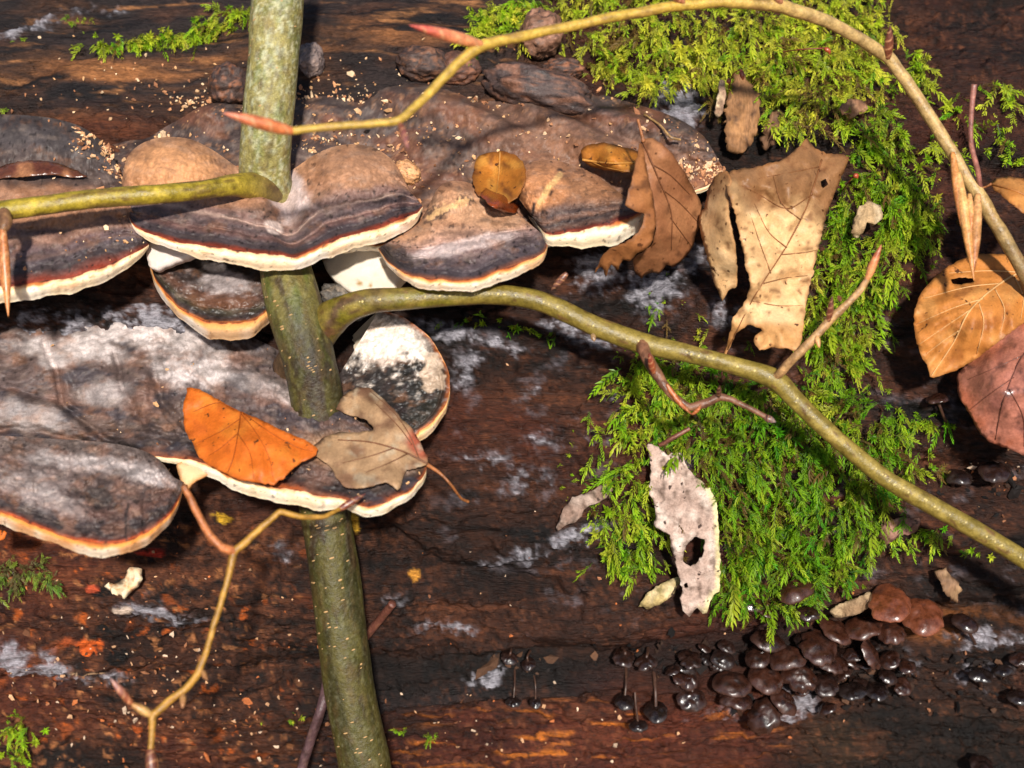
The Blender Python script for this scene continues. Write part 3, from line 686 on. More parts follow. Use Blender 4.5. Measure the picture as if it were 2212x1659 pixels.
def sheet(name, outline, zf, mat, parent, colf, step=7, jag=1.5, holes=(), thick=0.00035, seed=1, rough=0.0004, cell=45, edge_n=6):
    """a thin plate with the given outline; zf(u,v) its height"""
    def dense(poly):
        q = []
        for i in range(len(poly)):
            a = np.array(poly[i], float); b = np.array(poly[(i + 1) % len(poly)], float)
            k = max(1, int(np.hypot(*(b - a)) / edge_n))
            for s in range(k): q.append(a + (b - a) * s / k)
        q = np.array(q)
        q[:, 0] += jag * fbm(q[:, 0] / 9, q[:, 1] / 9, seed, 3, seed + 40) * 1.6
        q[:, 1] += jag * fbm(q[:, 0] / 9, q[:, 1] / 9, seed + 9, 3, seed + 41) * 1.6
        return q
    # round the outline first
    def chaikin(poly):
        p = np.array(poly, float); r = np.roll(p, -1, 0)
        return np.stack([.88 * p + .12 * r, .12 * p + .88 * r], 1).reshape(-1, 2)
    rings = [dense(chaikin(outline))] + [dense(chaikin(h)) for h in holes]
    pts = np.concatenate(rings); edges = []; s = 0; faces = []
    for r in rings:
        edges += [(s + i, s + (i + 1) % len(r)) for i in range(len(r))]; faces.append([s + i for i in range(len(r))]); s += len(r)
    lo = pts.min(0); hi = pts.max(0)
    gu, gv = np.meshgrid(np.arange(lo[0], hi[0], step), np.arange(lo[1], hi[1], step), indexing='ij')
    gu = gu + rng.uniform(-.3, .3, gu.shape) * step; gv = gv + rng.uniform(-.3, .3, gv.shape) * step
    ok = inpoly(gu, gv, rings[0].tolist()) & (dpoly(gu, gv, np.vstack([rings[0], rings[0][:1]]).tolist()) > step * .55)
    for h in rings[1:]:
        ok &= ~inpoly(gu, gv, h.tolist()) & (dpoly(gu, gv, np.vstack([h, h[:1]]).tolist()) > step * .55)
    allp = np.concatenate([pts, np.stack([gu[ok], gv[ok]], -1)])
    r = delaunay_2d_cdt([Vector(p) for p in allp], edges, [], 0, 1e-6)
    vv = np.array([tuple(p) for p in r[0]])
    tri = np.array([f for f in r[2] if len(f) == 3])
    cen = vv[tri].mean(1)
    keep = inpoly(cen[:, 0], cen[:, 1], rings[0].tolist())
    for h in rings[1:]: keep &= ~inpoly(cen[:, 0], cen[:, 1], h.tolist())
    tri = tri[keep]
    a, b, c_ = vv[tri[:, 0]], vv[tri[:, 1]], vv[tri[:, 2]]
    cross = (b[:, 0] - a[:, 0]) * (c_[:, 1] - a[:, 1]) - (b[:, 1] - a[:, 1]) * (c_[:, 0] - a[:, 0])
    tri[cross > 0] = tri[cross > 0][:, ::-1]
    u, v = vv[:, 0], vv[:, 1]
    z = zf(u, v) + rough * fbm(u / cell, v / cell, seed, 4, seed + 50) * 2
    ed = dpoly(u, v, np.vstack([rings[0], rings[0][:1]]).tolist())
    col = colf(u, v, ed)
    o = obj(name, P(u, v, z), tri, mat, parent, col)
    md = o.modifiers.new('thickness', 'SOLIDIFY'); md.thickness = thick; md.offset = -1
    return o

def tube(name, pts, mat, parent, colf=None, n=60, seg=10, cap=True, wob=0.05, seed=1, zf=None, kind=None, kink=False):
    """pts rows (u, v, z, radius) smoothed into a tapered tube"""
    if kink:
        p = np.asarray(pts, float); d = np.concatenate([[0], np.cumsum(np.hypot(*np.diff(p[:, :2], axis=0).T))])
        q = np.linspace(0, d[-1], n); K = np.stack([np.interp(q, d, p[:, k]) for k in range(4)], -1)
        for _ in range(3): K[1:-1] = .25 * K[:-2] + .5 * K[1:-1] + .25 * K[2:]
        K[:, :2] += (1.6 * np.stack([fbm(q / 60, 1.1, seed, 2, seed), fbm(q / 60, 7.7, seed, 2, seed)], -1))
    else:
        K = cr(pts, n)
    C = P(K[:, 0], K[:, 1], K[:, 2]); R = np.maximum(K[:, 3], .15) * SC * (DIST - K[:, 2]) / DIST
    T = np.gradient(C, axis=0); T /= np.linalg.norm(T, axis=1)[:, None] + 1e-12
    ref = np.array([0, 0, 1.0])
    B1 = np.cross(T, ref); B1 /= np.linalg.norm(B1, axis=1)[:, None] + 1e-9
    B2 = np.cross(B1, T)
    a = np.linspace(0, 2 * math.pi, seg, endpoint=False)
    s = np.cumsum(np.linalg.norm(np.gradient(C, axis=0), axis=1))
    rr = R[:, None] * (1 + wob * fbm(s[:, None] / (R.mean() * 3), np.cos(a)[None] * .8, np.sin(a)[None] * .8 + seed, 3, seed))
    V = C[:, None] + rr[..., None] * (np.cos(a)[None, :, None] * B1[:, None] + np.sin(a)[None, :, None] * B2[:, None])
    V = V.reshape(-1, 3); F = gridF(n, seg, True).tolist()
    F.append(list(range(seg))[::-1]); F.append([(n - 1) * seg + i for i in range(seg)])
    F = [f[::-1] for f in F]
    tt = np.repeat(np.linspace(0, 1, n), seg); aa = np.tile(a, n); ss = np.repeat(s, seg)
    col = colf(tt, aa, ss) if callable(colf) else np.tile(colf, (len(V), 1))
    return obj(name, V, F, mat, parent, col, kind=kind)

def flatcol(c, var=.12, sc=40, seed=0):
    def f(u, v, ed):
        k = 1 + var * fbm(u / sc, v / sc, 0, 3, seed)
        return np.asarray(c)[None] * k[:, None]
    return f

def leaf(label, outline, zpts, colf, mid=None, veins=(), mat=None, petiole=None, group='fallen leaves', veincol=S(120, 66, 30), vw=2.0, seed=1, holes=(), rough=.0010, jag=1.8, name='fallen_leaf', cat='leaf', step=7, corr=0.0):
    zf0 = tps(zpts)
    vs = ([mid] if mid else []) + list(veins)
    def zf(u, v):
        z = zf0(u, v)
        if vs and corr:
            d = np.minimum.reduce([dpoly(u, v, q) for q in vs])
            z = z + corr * np.minimum(d / 22, 1.0)           # blade swells between its veins
        return z
    cu, cv = np.mean([p[0] for p in outline]), np.mean([p[1] for p in outline])
    o = empty(name, P(cu, cv, float(zf(np.array([cu]), np.array([cv]))[0])), label, cat, group)
    sheet('blade', outline, zf, mat or M_LEAF, o, colf, seed=seed, holes=holes, rough=rough, jag=jag, step=step)
    def vt(nm, line, w0, w1):
        k = cr([(a, b) for a, b in line], max(8, 4 * len(line)))
        z = zf(k[:, 0], k[:, 1]) + rough * fbm(k[:, 0] / 45, k[:, 1] / 45, seed, 4, seed + 50) * 2
        r = np.linspace(w0, w1, len(k))
        tube(nm, np.column_stack([k, z + r * SC * .2 + .0005, r]), mat or M_LEAF, o, veincol, n=len(k) * 2, seg=6, wob=0)
    if mid: vt('midrib', mid, vw * 1.5, vw * .7)
    for q in veins: vt('vein', q, vw * .9, vw * .35)
    if petiole: tube('petiole', petiole, M_TWIG, o, S(150, 92, 50), n=40, seg=8)
    return o

def surf(u, v):
    """topmost bracket surface under u, v (or the log)"""
    z = float(HZ(u, v))
    for (U, V, Z, T, W) in TOPS.values():
        d = (U - u) ** 2 + (V - v) ** 2
        i = np.argmin(d)
        if d.flat[i] < 60: z = max(z, float(Z.flat[i]))
    return z
def sp(u, v, off=0.0): return (u, v, surf(u, v) + off)

# orange half leaf on the lower shelf
def c_or(u, v, ed):
    c = np.tile(S(228, 116, 36), (len(u), 1)); n = fbm(u / 60, v / 50, 2, 4, 1001)
    c = mixc(c, S(236, 140, 50), .7 * sst(0, .5, n)); c = mixc(c, S(180, 84, 28), .6 * sst(.1, .5, fbm(u / 30, v / 60, 8, 4, 1002)))
    return mixc(c, S(190, 98, 36), .5 * sst(8, 0, ed))
leaf('bright orange half leaf lying on the lower grey bracket', [(405, 835), (432, 842), (460, 857), (500, 880), (520, 889), (560, 905), (620, 935), (665, 953), (686, 968), (682, 985), (655, 995), (628, 1015), (612, 1035), (588, 1047), (555, 1042), (520, 1038), (480, 1020), (450, 1003), (428, 985), (415, 955), (398, 930), (395, 880)],
     [sp(405, 840, .006), sp(500, 885, .006), sp(680, 972, .010), sp(588, 1040, .012), sp(450, 1000, .009), sp(400, 920, .009), sp(530, 960, .016)],
     c_or, mid=[(520, 890), (515, 930), (505, 985), (492, 1020)], veins=[[(518, 905), (480, 930), (420, 960)], [(515, 935), (480, 965), (450, 985)], [(520, 893), (550, 930), (580, 985), (590, 1035)], [(526, 893), (585, 935), (640, 965), (675, 975)], [(510, 885), (470, 870), (415, 890)], [(513, 935), (540, 980), (548, 1035)]],
     veincol=S(172, 86, 30), vw=1.1, seed=2, corr=.0012)

# decayed translucent leaf with long petiole
def c_dec(u, v, ed):
    c = np.tile(S(184, 146, 108), (len(u), 1)); n = fbm(u / 55, v / 45, 2, 4, 1011)
    c = mixc(c, S(122, 84, 62), .8 * sst(-.1, .4, n)); c = mixc(c, S(108, 74, 56), .8 * sst(930, 890, v) * sst(.0, .4, n + .3))
    c = mixc(c, S(176, 86, 62), .9 * sst(.4, .8, blob(u, v, 905, 960, 30, 50, -30)))
    return mixc(c, S(196, 178, 150), .6 * sst(.1, .5, fbm(u / 30, v / 30, 6, 4, 1012)))
leaf('pale brown decayed leaf on the lower shelf, its long stalk hanging off the rim', [(718, 880), (745, 850), (775, 836), (800, 838), (822, 856), (850, 882), (868, 905), (890, 925), (905, 950), (922, 985), (924, 1003), (900, 1010), (876, 1016), (862, 1060), (835, 1040), (810, 1048), (775, 1055), (745, 1052), (725, 1030), (715, 1008), (690, 990), (664, 972), (700, 945), (735, 932), (770, 934), (810, 928), (790, 905), (750, 895)],
     [sp(730, 880, .007), sp(800, 850, .010), sp(880, 930, .010), sp(915, 995, .008), sp(860, 1040, .007), sp(740, 1035, .006), sp(680, 975, .006), sp(790, 960, .009)],
     c_dec, mid=[(924, 1002), (870, 975), (800, 955), (730, 950)], veins=[[(905, 990), (885, 940), (850, 890), (800, 845)], [(880, 980), (840, 1000), (790, 1020)], [(850, 968), (800, 985), (740, 1000)], [(890, 960), (860, 920), (810, 870)]], mat=M_PALELEAF,
     petiole=[(920, 1002, surf(915, 995) + .006, 5), (950, 1022, surf(915, 995) + .008, 3.5), (975, 1048, .058, 3), (995, 1075, .052, 3), (1012, 1084, .048, 3.5)], veincol=S(128, 84, 58), vw=1.5, seed=3)

# curled brown leaf right of bracket D: two folded halves
def c_br(a, b, s):
    def f(u, v, ed):
        c = np.tile(S(*a), (len(u), 1)); n = fbm(u / 60, v / 70, s, 4, 1020 + s)
        c = mixc(c, S(*b), .8 * sst(-.2, .5, n)); c = mixc(c, S(90, 54, 34), .7 * sst(.2, .55, fbm(u / 26, v / 30, s, 4, 1030 + s)))
        return mixc(c, S(110, 68, 40), .5 * sst(7, 0, ed))
    return f
curl = leaf('brown curled leaf with upright stalk beside the thick cream-edged bracket', [(1385, 302), (1405, 298), (1432, 312), (1455, 335), (1478, 370), (1500, 410), (1524, 458), (1520, 480), (1505, 500), (1498, 530), (1482, 555), (1455, 578), (1440, 572), (1425, 590), (1400, 590), (1385, 602), (1372, 588), (1366, 560), (1390, 545), (1410, 530), (1418, 490), (1408, 440), (1390, 380), (1378, 340)],
     [(1390, 310, .048), (1440, 330, .052), (1500, 420, .030), (1520, 470, .024), (1490, 540, .022), (1420, 580, .024), (1375, 595, .022), (1410, 500, .046), (1390, 390, .050), (1450, 450, .042)],
     c_br((160, 104, 68), (186, 128, 86), 1), mid=[(1388, 304), (1420, 380), (1450, 460), (1450, 540)], veins=[[(1410, 355), (1450, 380), (1490, 420)], [(1432, 410), (1470, 440), (1508, 480)], [(1448, 470), (1470, 500), (1492, 530)]],
     petiole=[(1390, 306, .049, 4.5), (1385, 285, .050, 3), (1378, 258, .05, 3)], seed=5, rough=.0009, veincol=S(128, 80, 50), corr=.0006, jag=1.6, vw=1.3)
zc2 = tps([(1385, 305, .051), (1365, 380, .060), (1358, 440, .062), (1372, 490, .060), (1416, 480, .054), (1405, 410, .056), (1395, 560, .05), (1310, 580, .04)])
sheet('folded_blade', [(1383, 304), (1392, 330), (1400, 380), (1412, 430), (1418, 480), (1410, 520), (1396, 540), (1375, 548), (1362, 565), (1345, 560), (1335, 585), (1320, 570), (1308, 600), (1300, 575), (1283, 592), (1298, 556), (1318, 536), (1350, 525), (1378, 505), (1390, 480), (1392, 462), (1372, 455), (1350, 445), (1356, 420), (1370, 370)], zc2, M_LEAF, curl, c_br((176, 114, 66), (150, 92, 52), 2), seed=6, rough=.0009, jag=1.6)

# large tan leaf with torn strip
def c_tan(u, v, ed):
    c = np.tile(S(226, 182, 128, .9), (len(u), 1)); n = fbm(u / 70, v / 80, 2, 4, 1041)
    c = mixc(c, S(242, 208, 160, .9), .6 * sst(0, .5, n))
    c = mixc(c, S(146, 98, 60), .9 * sst(.3, .8, sst(520, 370, v - .25 * (u - 1650)) + .5 * n))  # shade over the leaf's upper part painted in as brown, diagonal edge
    c = mixc(c, S(128, 82, 50), .75 * sst(.28, .5, fbm(u / 22, v / 22, 5, 4, 1042)))
    c = mixc(c, S(206, 140, 70), .6 * sst(.6, .9, sst(650, 720, v)))
    return mixc(c, S(170, 110, 60), .5 * sst(7, 0, ed))
tz = [(1560, 375, .034), (1690, 345, .030), (1742, 300, .018), (1832, 338, .016), (1790, 440, .024), (1760, 560, .036), (1730, 700, .044), (1722, 762, .048), (1640, 752, .046), (1565, 768, .030), (1600, 650, .042), (1580, 500, .046), (1680, 500, .040), (1590, 420, .054), (1640, 430, .036), (1640, 600, .050), (1700, 420, .044), (1700, 620, .034)]
tan = leaf('large tan torn leaf hanging over the moss with dark veins', [(1560, 385), (1580, 366), (1625, 362), (1690, 347), (1715, 325), (1742, 300), (1765, 322), (1790, 332), (1834, 336), (1828, 360), (1808, 405), (1785, 465), (1772, 520), (1758, 580), (1745, 640), (1735, 700), (1727, 764), (1700, 752), (1670, 750), (1642, 757), (1625, 735), (1645, 712), (1618, 700), (1592, 716), (1578, 745), (1566, 770), (1562, 768), (1578, 715), (1580, 690), (1612, 650), (1622, 615), (1612, 580), (1602, 530), (1590, 470), (1580, 430)],
     tz, c_tan, mid=[(1775, 345), (1745, 440), (1700, 530), (1630, 640), (1572, 755)], veins=[[(1770, 360), (1720, 370), (1640, 385)], [(1755, 420), (1700, 450), (1640, 420), (1600, 400)], [(1730, 475), (1690, 440), (1670, 380)], [(1700, 535), (1660, 500), (1630, 440)], [(1665, 590), (1640, 520), (1620, 460)], [(1690, 550), (1740, 545), (1765, 540)], [(1650, 612), (1700, 600), (1745, 595)], [(1625, 650), (1680, 660), (1735, 660)]],
     holes=[[(1772, 392), (1785, 385), (1790, 398), (1778, 408)]], seed=8, rough=.0022, veincol=S(150, 98, 60), vw=1.4, corr=.0026, jag=2.6)
zs = tps([(1550, 372, .040), (1512, 470, .032), (1520, 560, .036), (1558, 650, .030), (1590, 600, .040), (1570, 470, .056), (1575, 400, .05)])
sheet('torn_strip', [(1545, 380), (1556, 372), (1570, 368), (1580, 388), (1572, 420), (1574, 470), (1588, 530), (1592, 590), (1590, 622), (1574, 625), (1560, 652), (1545, 615), (1528, 560), (1512, 500), (1510, 462), (1522, 450), (1528, 410)], zs, M_LEAF, tan, c_tan, seed=9, rough=.001)

# leaves on the right edge
def c_r1(u, v, ed):
    c = np.tile(S(206, 132, 62), (len(u), 1)); n = fbm(u / 70, v / 60, 2, 4, 1051)
    c = mixc(c, S(222, 158, 88), .7 * sst(-.1, .5, n)); c = mixc(c, S(160, 92, 42), .7 * sst(.1, .5, fbm(u / 50, v / 40, 7, 4, 1052)))
    return mixc(c, S(150, 92, 46), .5 * sst(6, 0, ed))
leaf('glossy orange-brown ribbed leaf at the right edge with a small hole', [(1985, 640), (2005, 612), (2040, 580), (2075, 560), (2110, 548), (2170, 548), (2235, 556), (2270, 600), (2265, 650), (2215, 695), (2160, 735), (2110, 775), (2060, 803), (2010, 816), (2004, 790), (1988, 765), (1976, 725), (1974, 680)],
     [(1985, 650, .028), (2060, 575, .018), (2200, 560, .020), (2260, 620, .03), (2100, 770, .036), (2010, 810, .034), (1976, 710, .030), (2090, 680, .044)],
     c_r1, mid=[(2260, 570), (2180, 600), (2100, 665), (2060, 740), (2012, 812)], veins=[[(2200, 588), (2130, 585), (2050, 590)], [(2165, 612), (2090, 620), (1995, 645)], [(2125, 645), (2060, 665), (1980, 700)], [(2095, 670), (2050, 700), (1984, 745)], [(2070, 715), (2040, 735), (2000, 765)], [(2190, 595), (2210, 640), (2205, 690)], [(2150, 625), (2170, 670), (2160, 725)], [(2115, 655), (2125, 700), (2110, 765)]],
     holes=[[(2052, 603), (2075, 598), (2100, 600), (2104, 608), (2080, 614), (2058, 613)]], veincol=S(236, 186, 124), vw=1.7, seed=10, mat=M_LEAF, corr=.0032)
def c_r2(u, v, ed):
    c = np.tile(S(182, 116, 96), (len(u), 1)); n = fbm(u / 60, v / 60, 2, 4, 1061)
    c = mixc(c, S(128, 78, 68), .8 * sst(-.1, .45, n)); c = mixc(c, S(188, 104, 70), .7 * sst(50, 5, ed) * sst(-.2, .3, n + .2))
    return mixc(c, S(64, 42, 40), .7 * sst(.25, .5, fbm(u / 26, v / 26, 5, 4, 1062)))
leaf('dark reddish wet leaf under the ribbed orange leaf', [(2064, 812), (2100, 770), (2150, 735), (2210, 690), (2280, 690), (2290, 900), (2250, 985), (2215, 986), (2175, 968), (2140, 958), (2112, 930), (2095, 895), (2072, 860)],
     [(2070, 815, .018), (2150, 740, .022), (2260, 700, .03), (2270, 900, .034), (2212, 980, .030), (2120, 930, .026), (2080, 870, .026), (2170, 850, .044)], c_r2, mid=[(2280, 720), (2215, 760), (2170, 860), (2150, 950)], veins=[[(2215, 765), (2160, 790), (2090, 820)], [(2190, 815), (2140, 850), (2095, 885)], [(2180, 840), (2210, 900), (2212, 965)]],
     mat=M_WETLEAF, veincol=S(118, 72, 60), vw=1.2, seed=11, corr=.001)
leaf('small orange leaf tip poking in at the right edge', [(2140, 396), (2150, 384), (2185, 381), (2230, 388), (2280, 420), (2270, 480), (2225, 468), (2195, 448), (2168, 425), (2146, 408)],
     [(2142, 396, .040), (2230, 388, .042), (2270, 470, .05), (2180, 420, .056)], c_r1, mid=[(2142, 397), (2200, 415), (2265, 450)], seed=12, veincol=S(196, 130, 70), petiole=[(2142, 397, .042, 3), (2128, 404, .041, 2.2), (2114, 407, .04, 2.2)])

# amber leaves lying on the crust
def c_am(u, v, ed):
    c = np.tile(S(196, 122, 44), (len(u), 1)); n = fbm(u / 34, v / 34, 2, 4, 1071)
    c = mixc(c, S(226, 160, 70), .8 * sst(0, .5, n)); c = mixc(c, S(112, 62, 28), .8 * sst(.1, .5, fbm(u / 24, v / 24, 7, 4, 1072)))
    return mixc(c, S(110, 60, 26), .6 * sst(14, 0, ed))
leaf('blotched amber leaf lying between the tan bracket necks', [(1028, 342), (1050, 330), (1085, 326), (1112, 334), (1132, 350), (1136, 390), (1118, 425), (1095, 440), (1062, 436), (1030, 420), (1020, 385)],
     [sp(1030, 345, .006), sp(1085, 328, .004), sp(1135, 370, .008), sp(1090, 438, .010), sp(1025, 400, .008), sp(1075, 385, .012)], c_am, mid=[(1080, 328), (1078, 375), (1070, 432)], mat=M_LEAF, seed=13, veincol=S(206, 146, 72), vw=1.2)
def c_ru(u, v, ed):
    c = np.tile(S(150, 66, 24), (len(u), 1))
    return mixc(c, S(84, 38, 22), .8 * sst(-.1, .4, fbm(u / 20, v / 20, 7, 4, 1075)))
leaf('wet russet curled leaf scrap below the blotched amber leaf', [(1035, 418), (1050, 405), (1075, 410), (1100, 425), (1122, 445), (1115, 460), (1085, 458), (1055, 440)], [sp(1040, 418, .012), sp(1075, 412, .016), sp(1118, 450, .014), sp(1085, 456, .010), sp(1080, 435, .022)], c_ru, mat=M_WETLEAF, seed=14)
leaf('narrow amber leaf wedged behind the brown curled leaf', [(1254, 322), (1275, 310), (1310, 308), (1350, 318), (1385, 328), (1385, 368), (1350, 372), (1310, 368), (1272, 360), (1258, 345)],
     [sp(1256, 330, .006), sp(1310, 309, .006), sp(1380, 330, .012), sp(1380, 368, .016), sp(1300, 366, .008), sp(1320, 345, .016)], c_am, mid=[(1258, 345), (1310, 352), (1380, 352)], mat=M_LEAF, seed=15, veincol=S(214, 150, 70), veins=[[(1280, 350), (1310, 362), (1350, 370)]])
leaf('dark curled leaf shred on the upper left bracket', [(-30, 372), (20, 352), (70, 345), (120, 350), (165, 368), (190, 382), (150, 384), (110, 376), (60, 380), (10, 384), (-30, 392)], [sp(0, 372, .004), sp(70, 348, .010), sp(185, 380, .003), sp(60, 380, .006)],
     c_br((96, 52, 36), (190, 130, 86), 4), mat=M_WETLEAF, seed=16)
leaf('orange leaf corner at the left edge under the lower left bracket', [(-60, 1120), (-20, 1140), (14, 1148), (10, 1165), (-15, 1172), (-60, 1170)], [(-60, 1140, .05), (12, 1150, .052), (-40, 1170, .05)], c_or, seed=17)

# dead bark flakes and wood slivers
def c_fl(a=(176, 150, 136), b=(210, 190, 176), d=(96, 76, 64), s=1, edge=None):
    def f(u, v, ed):
        c = np.tile(S(*a), (len(u), 1)); c = mixc(c, S(*b), sst(-.1, .5, fbm(u / 30, v / 50, s, 4, 1100 + s)))
        c = mixc(c, S(*d), .8 * sst(.2, .5, fbm(u / 16, v / 30, s + 4, 4, 1110 + s)))
        if edge is not None: c = mixc(c, S(*edge), .8 * sst(12, 3, ed) * sst(1500, 1530, u))
        return c
    return f
def flake(label, outline, off, colf, holes=(), mat=M_FLAKE, seed=1, lift=.006, name='bark_flake', cat='bark flake', thick=.0012, group='bark and wood flakes on the log', step=6):
    cu, cv = np.mean([p[0] for p in outline]), np.mean([p[1] for p in outline])
    uu = np.array([p[0] for p in outline], float); vv = np.array([p[1] for p in outline], float)
    zz = HZ(uu, vv); zm = zz.mean() + off
    A_ = np.column_stack([uu - cu, vv - cv]); sl = np.linalg.solve(A_.T @ A_ + np.eye(2) * 3000, A_.T @ (zz - zz.mean())) * .7
    sd = max(uu.std(), vv.std())
    zfun = lambda u, v: zm + sl[0] * (u - cu) + sl[1] * (v - cv) + lift * (np.exp(-((u - cu) ** 2 + (v - cv) ** 2) / (2 * sd * sd)) - .4)
    o = sheet(name, outline, zfun, mat, None, colf, holes=holes, seed=seed, rough=.0016, jag=2.5 if name == 'bark_flake' else 6, thick=thick, cell=30, step=step)
    return tag(o, label, cat, group)
flake('long pinkish grey bark flake with a hole and pale edge hanging on the moss', [(1398, 958), (1420, 962), (1440, 985), (1472, 974), (1480, 1002), (1500, 1030), (1528, 1048), (1548, 1085), (1552, 1150), (1556, 1220), (1554, 1272), (1532, 1300), (1526, 1330), (1505, 1312), (1490, 1334), (1474, 1318), (1474, 1272), (1464, 1240), (1462, 1212), (1448, 1180), (1446, 1150), (1412, 1138), (1416, 1100), (1402, 1062), (1408, 1020)], .016, c_fl(s=1, edge=(236, 222, 160)),
      holes=[[(1480, 1182), (1502, 1158), (1524, 1166), (1520, 1200), (1494, 1226), (1474, 1212)], [(1478, 1262), (1486, 1258), (1486, 1272), (1479, 1274)]], seed=21)
flake('small grey-brown bark flake left of the long pinkish one', [(1198, 1150), (1212, 1110), (1232, 1078), (1272, 1062), (1318, 1040), (1326, 1058), (1300, 1082), (1262, 1098), (1248, 1126), (1222, 1136)], .006, c_fl((138, 112, 98), (170, 148, 134), (84, 66, 56), 2), seed=22)
flake('mossy ochre bark flake below the long pinkish one', [(1378, 1310), (1398, 1282), (1432, 1258), (1466, 1244), (1470, 1258), (1456, 1282), (1426, 1306), (1398, 1316)], .008, c_fl((168, 146, 96), (206, 184, 140), (110, 100, 56), 3), seed=23)
flake('crumpled beige bark scrap on the right-hand moss', [(1838, 510), (1842, 478), (1856, 448), (1878, 434), (1904, 446), (1908, 470), (1892, 484), (1872, 480), (1866, 500), (1850, 516)], .018, c_fl((176, 146, 108), (212, 190, 156), (110, 84, 58), 4), seed=24)
flake('thin pale bark scrap hanging in the upper moss', [(1544, 248), (1548, 215), (1556, 172), (1566, 176), (1566, 210), (1560, 246), (1552, 256)], .02, c_fl((170, 136, 110), (214, 188, 150), (100, 74, 60), 5), seed=25, step=4)
flake('broad brown splinter of bare wood standing in the upper moss', [(1572, 330), (1566, 280), (1574, 220), (1584, 165), (1604, 152), (1622, 182), (1642, 215), (1640, 270), (1622, 312), (1600, 332)], .012, c_fl((136, 96, 62), (164, 118, 76), (78, 54, 40), 6), seed=26, mat=M_WOODBIT, lift=.005, name='wood_splinter', cat='splinter', thick=.004)
flake('dark brown splinter of bare wood beside the tan leaf top', [(1650, 320), (1648, 280), (1662, 250), (1684, 232), (1680, 280), (1668, 318)], .008, c_fl((104, 74, 52), (140, 102, 72), (60, 44, 36), 7), seed=27, mat=M_WOODBIT, name='wood_splinter', cat='splinter', thick=.003)
flake('brown wood chip among the moss right of the tan leaf top', [(1812, 232), (1836, 210), (1870, 216), (1876, 236), (1846, 248), (1822, 250)], .014, c_fl((140, 100, 74), (176, 136, 100), (84, 60, 46), 8), seed=28, mat=M_WOODBIT, name='wood_splinter', cat='splinter', thick=.003)
flake('tan wood chip standing above the mushrooms at the right', [(2022, 1240), (2042, 1234), (2066, 1248), (2078, 1270), (2068, 1300), (2050, 1290), (2036, 1262)], .010, c_fl((132, 100, 74), (170, 136, 100), (84, 62, 48), 9), seed=29, mat=M_WOODBIT, name='wood_splinter', cat='splinter', thick=.003)
flake('pale tattered bark piece behind the chestnut mushrooms', [(1790, 1325), (1816, 1302), (1850, 1292), (1880, 1278), (1886, 1296), (1872, 1318), (1840, 1330), (1806, 1336)], .010, c_fl((140, 112, 84), (176, 150, 116), (84, 66, 50), 10), seed=30)
flake('reddish brown bark patch on the wood under the long branch', [(1895, 1160), (1910, 1128), (1950, 1116), (1990, 1122), (1980, 1150), (1940, 1160), (1915, 1180)], .005, c_fl((126, 90, 78), (156, 118, 100), (84, 58, 50), 11), seed=31)

# pore tongue between the stem and C, and a grey knob beneath it
def c_po(u, v, ed):
    c = np.tile(S(238, 224, 204), (len(u), 1))
    for (a, b, r) in [(775, 612, 7), (800, 616, 5), (755, 618, 4), (830, 580, 4), (812, 590, 3)]:
        c = mixc(c, S(176, 140, 84), sst(r, r - 2, np.hypot(u - a, v - b)))
    return c
o = sheet('bracket_fungus', [(695, 560), (735, 535), (790, 520), (845, 525), (880, 560), (876, 592), (862, 606), (842, 630), (812, 638), (780, 640), (748, 622), (728, 604), (708, 590)], tps([(700, 560, .004), (790, 525, .012), (870, 560, .014), (850, 620, .026), (780, 640, .028), (720, 600, .014), (790, 590, .018)]), M_PORE, None, c_po, thick=.004, seed=33, rough=.0006)
tag(o, 'cream pore underside tongue showing between the stem and the fan-shaped bracket', 'bracket fungus', 'bracket fungi on the log')
o = sheet('bracket_fungus', [(318, 520), (350, 515), (420, 530), (428, 545), (395, 555), (362, 566), (336, 578), (322, 576), (316, 550)], tps([(320, 530, .02), (420, 540, .03), (330, 575, .026)]), M_PORE, None, lambda u, v, ed: np.tile(S(222, 206, 196), (len(u), 1)), thick=.004, seed=34)
tag(o, 'whitish sliver of pore surface between the upper left bracket and the two-lobed one', 'bracket fungus', 'bracket fungi on the log')
o = sheet('bracket_fungus', [(380, 1003), (402, 994), (440, 1000), (470, 1016), (440, 1030), (414, 1045), (398, 1062), (390, 1040)], tps([(380, 1003, .046), (440, 1000, .050), (470, 1018, .050), (400, 1060, .046)]), M_PORE, None, lambda u, v, ed: mixc(np.tile(S(226, 196, 150), (len(u), 1)), S(210, 130, 60), .7 * sst(9, 2, ed)), thick=.004, seed=35)
tag(o, 'cream notch of fungus rim between the two lower lobes', 'bracket fungus', 'bracket fungi on the log')
o = sheet('bracket_fungus', [(230, 1266), (236, 1256), (248, 1262), (258, 1256), (268, 1248), (272, 1236), (284, 1222), (292, 1230), (294, 1250), (288, 1262), (276, 1270), (266, 1280), (250, 1278), (240, 1272)], tps([(235, 1268, .0), (290, 1232, .003), (262, 1278, .004), (265, 1258, -.002)]), M_RIM, None, lambda u, v, ed: mixc(mixc(np.tile(S(236, 214, 178), (len(u), 1)), S(214, 146, 86), .8 * sst(-.1, .4, fbm(u / 10, v / 10, 2, 3, 5))), S(60, 44, 36), .8 * sst(.3, .6, np.exp(-ell(u, v, 256, 1254, 16, 12)))), thick=.003, seed=36, step=4, jag=3, rough=.0012, cell=14)
tag(o, 'tiny cream crescent bracket below the lower left lobe', 'bracket fungus', 'bracket fungi on the log')

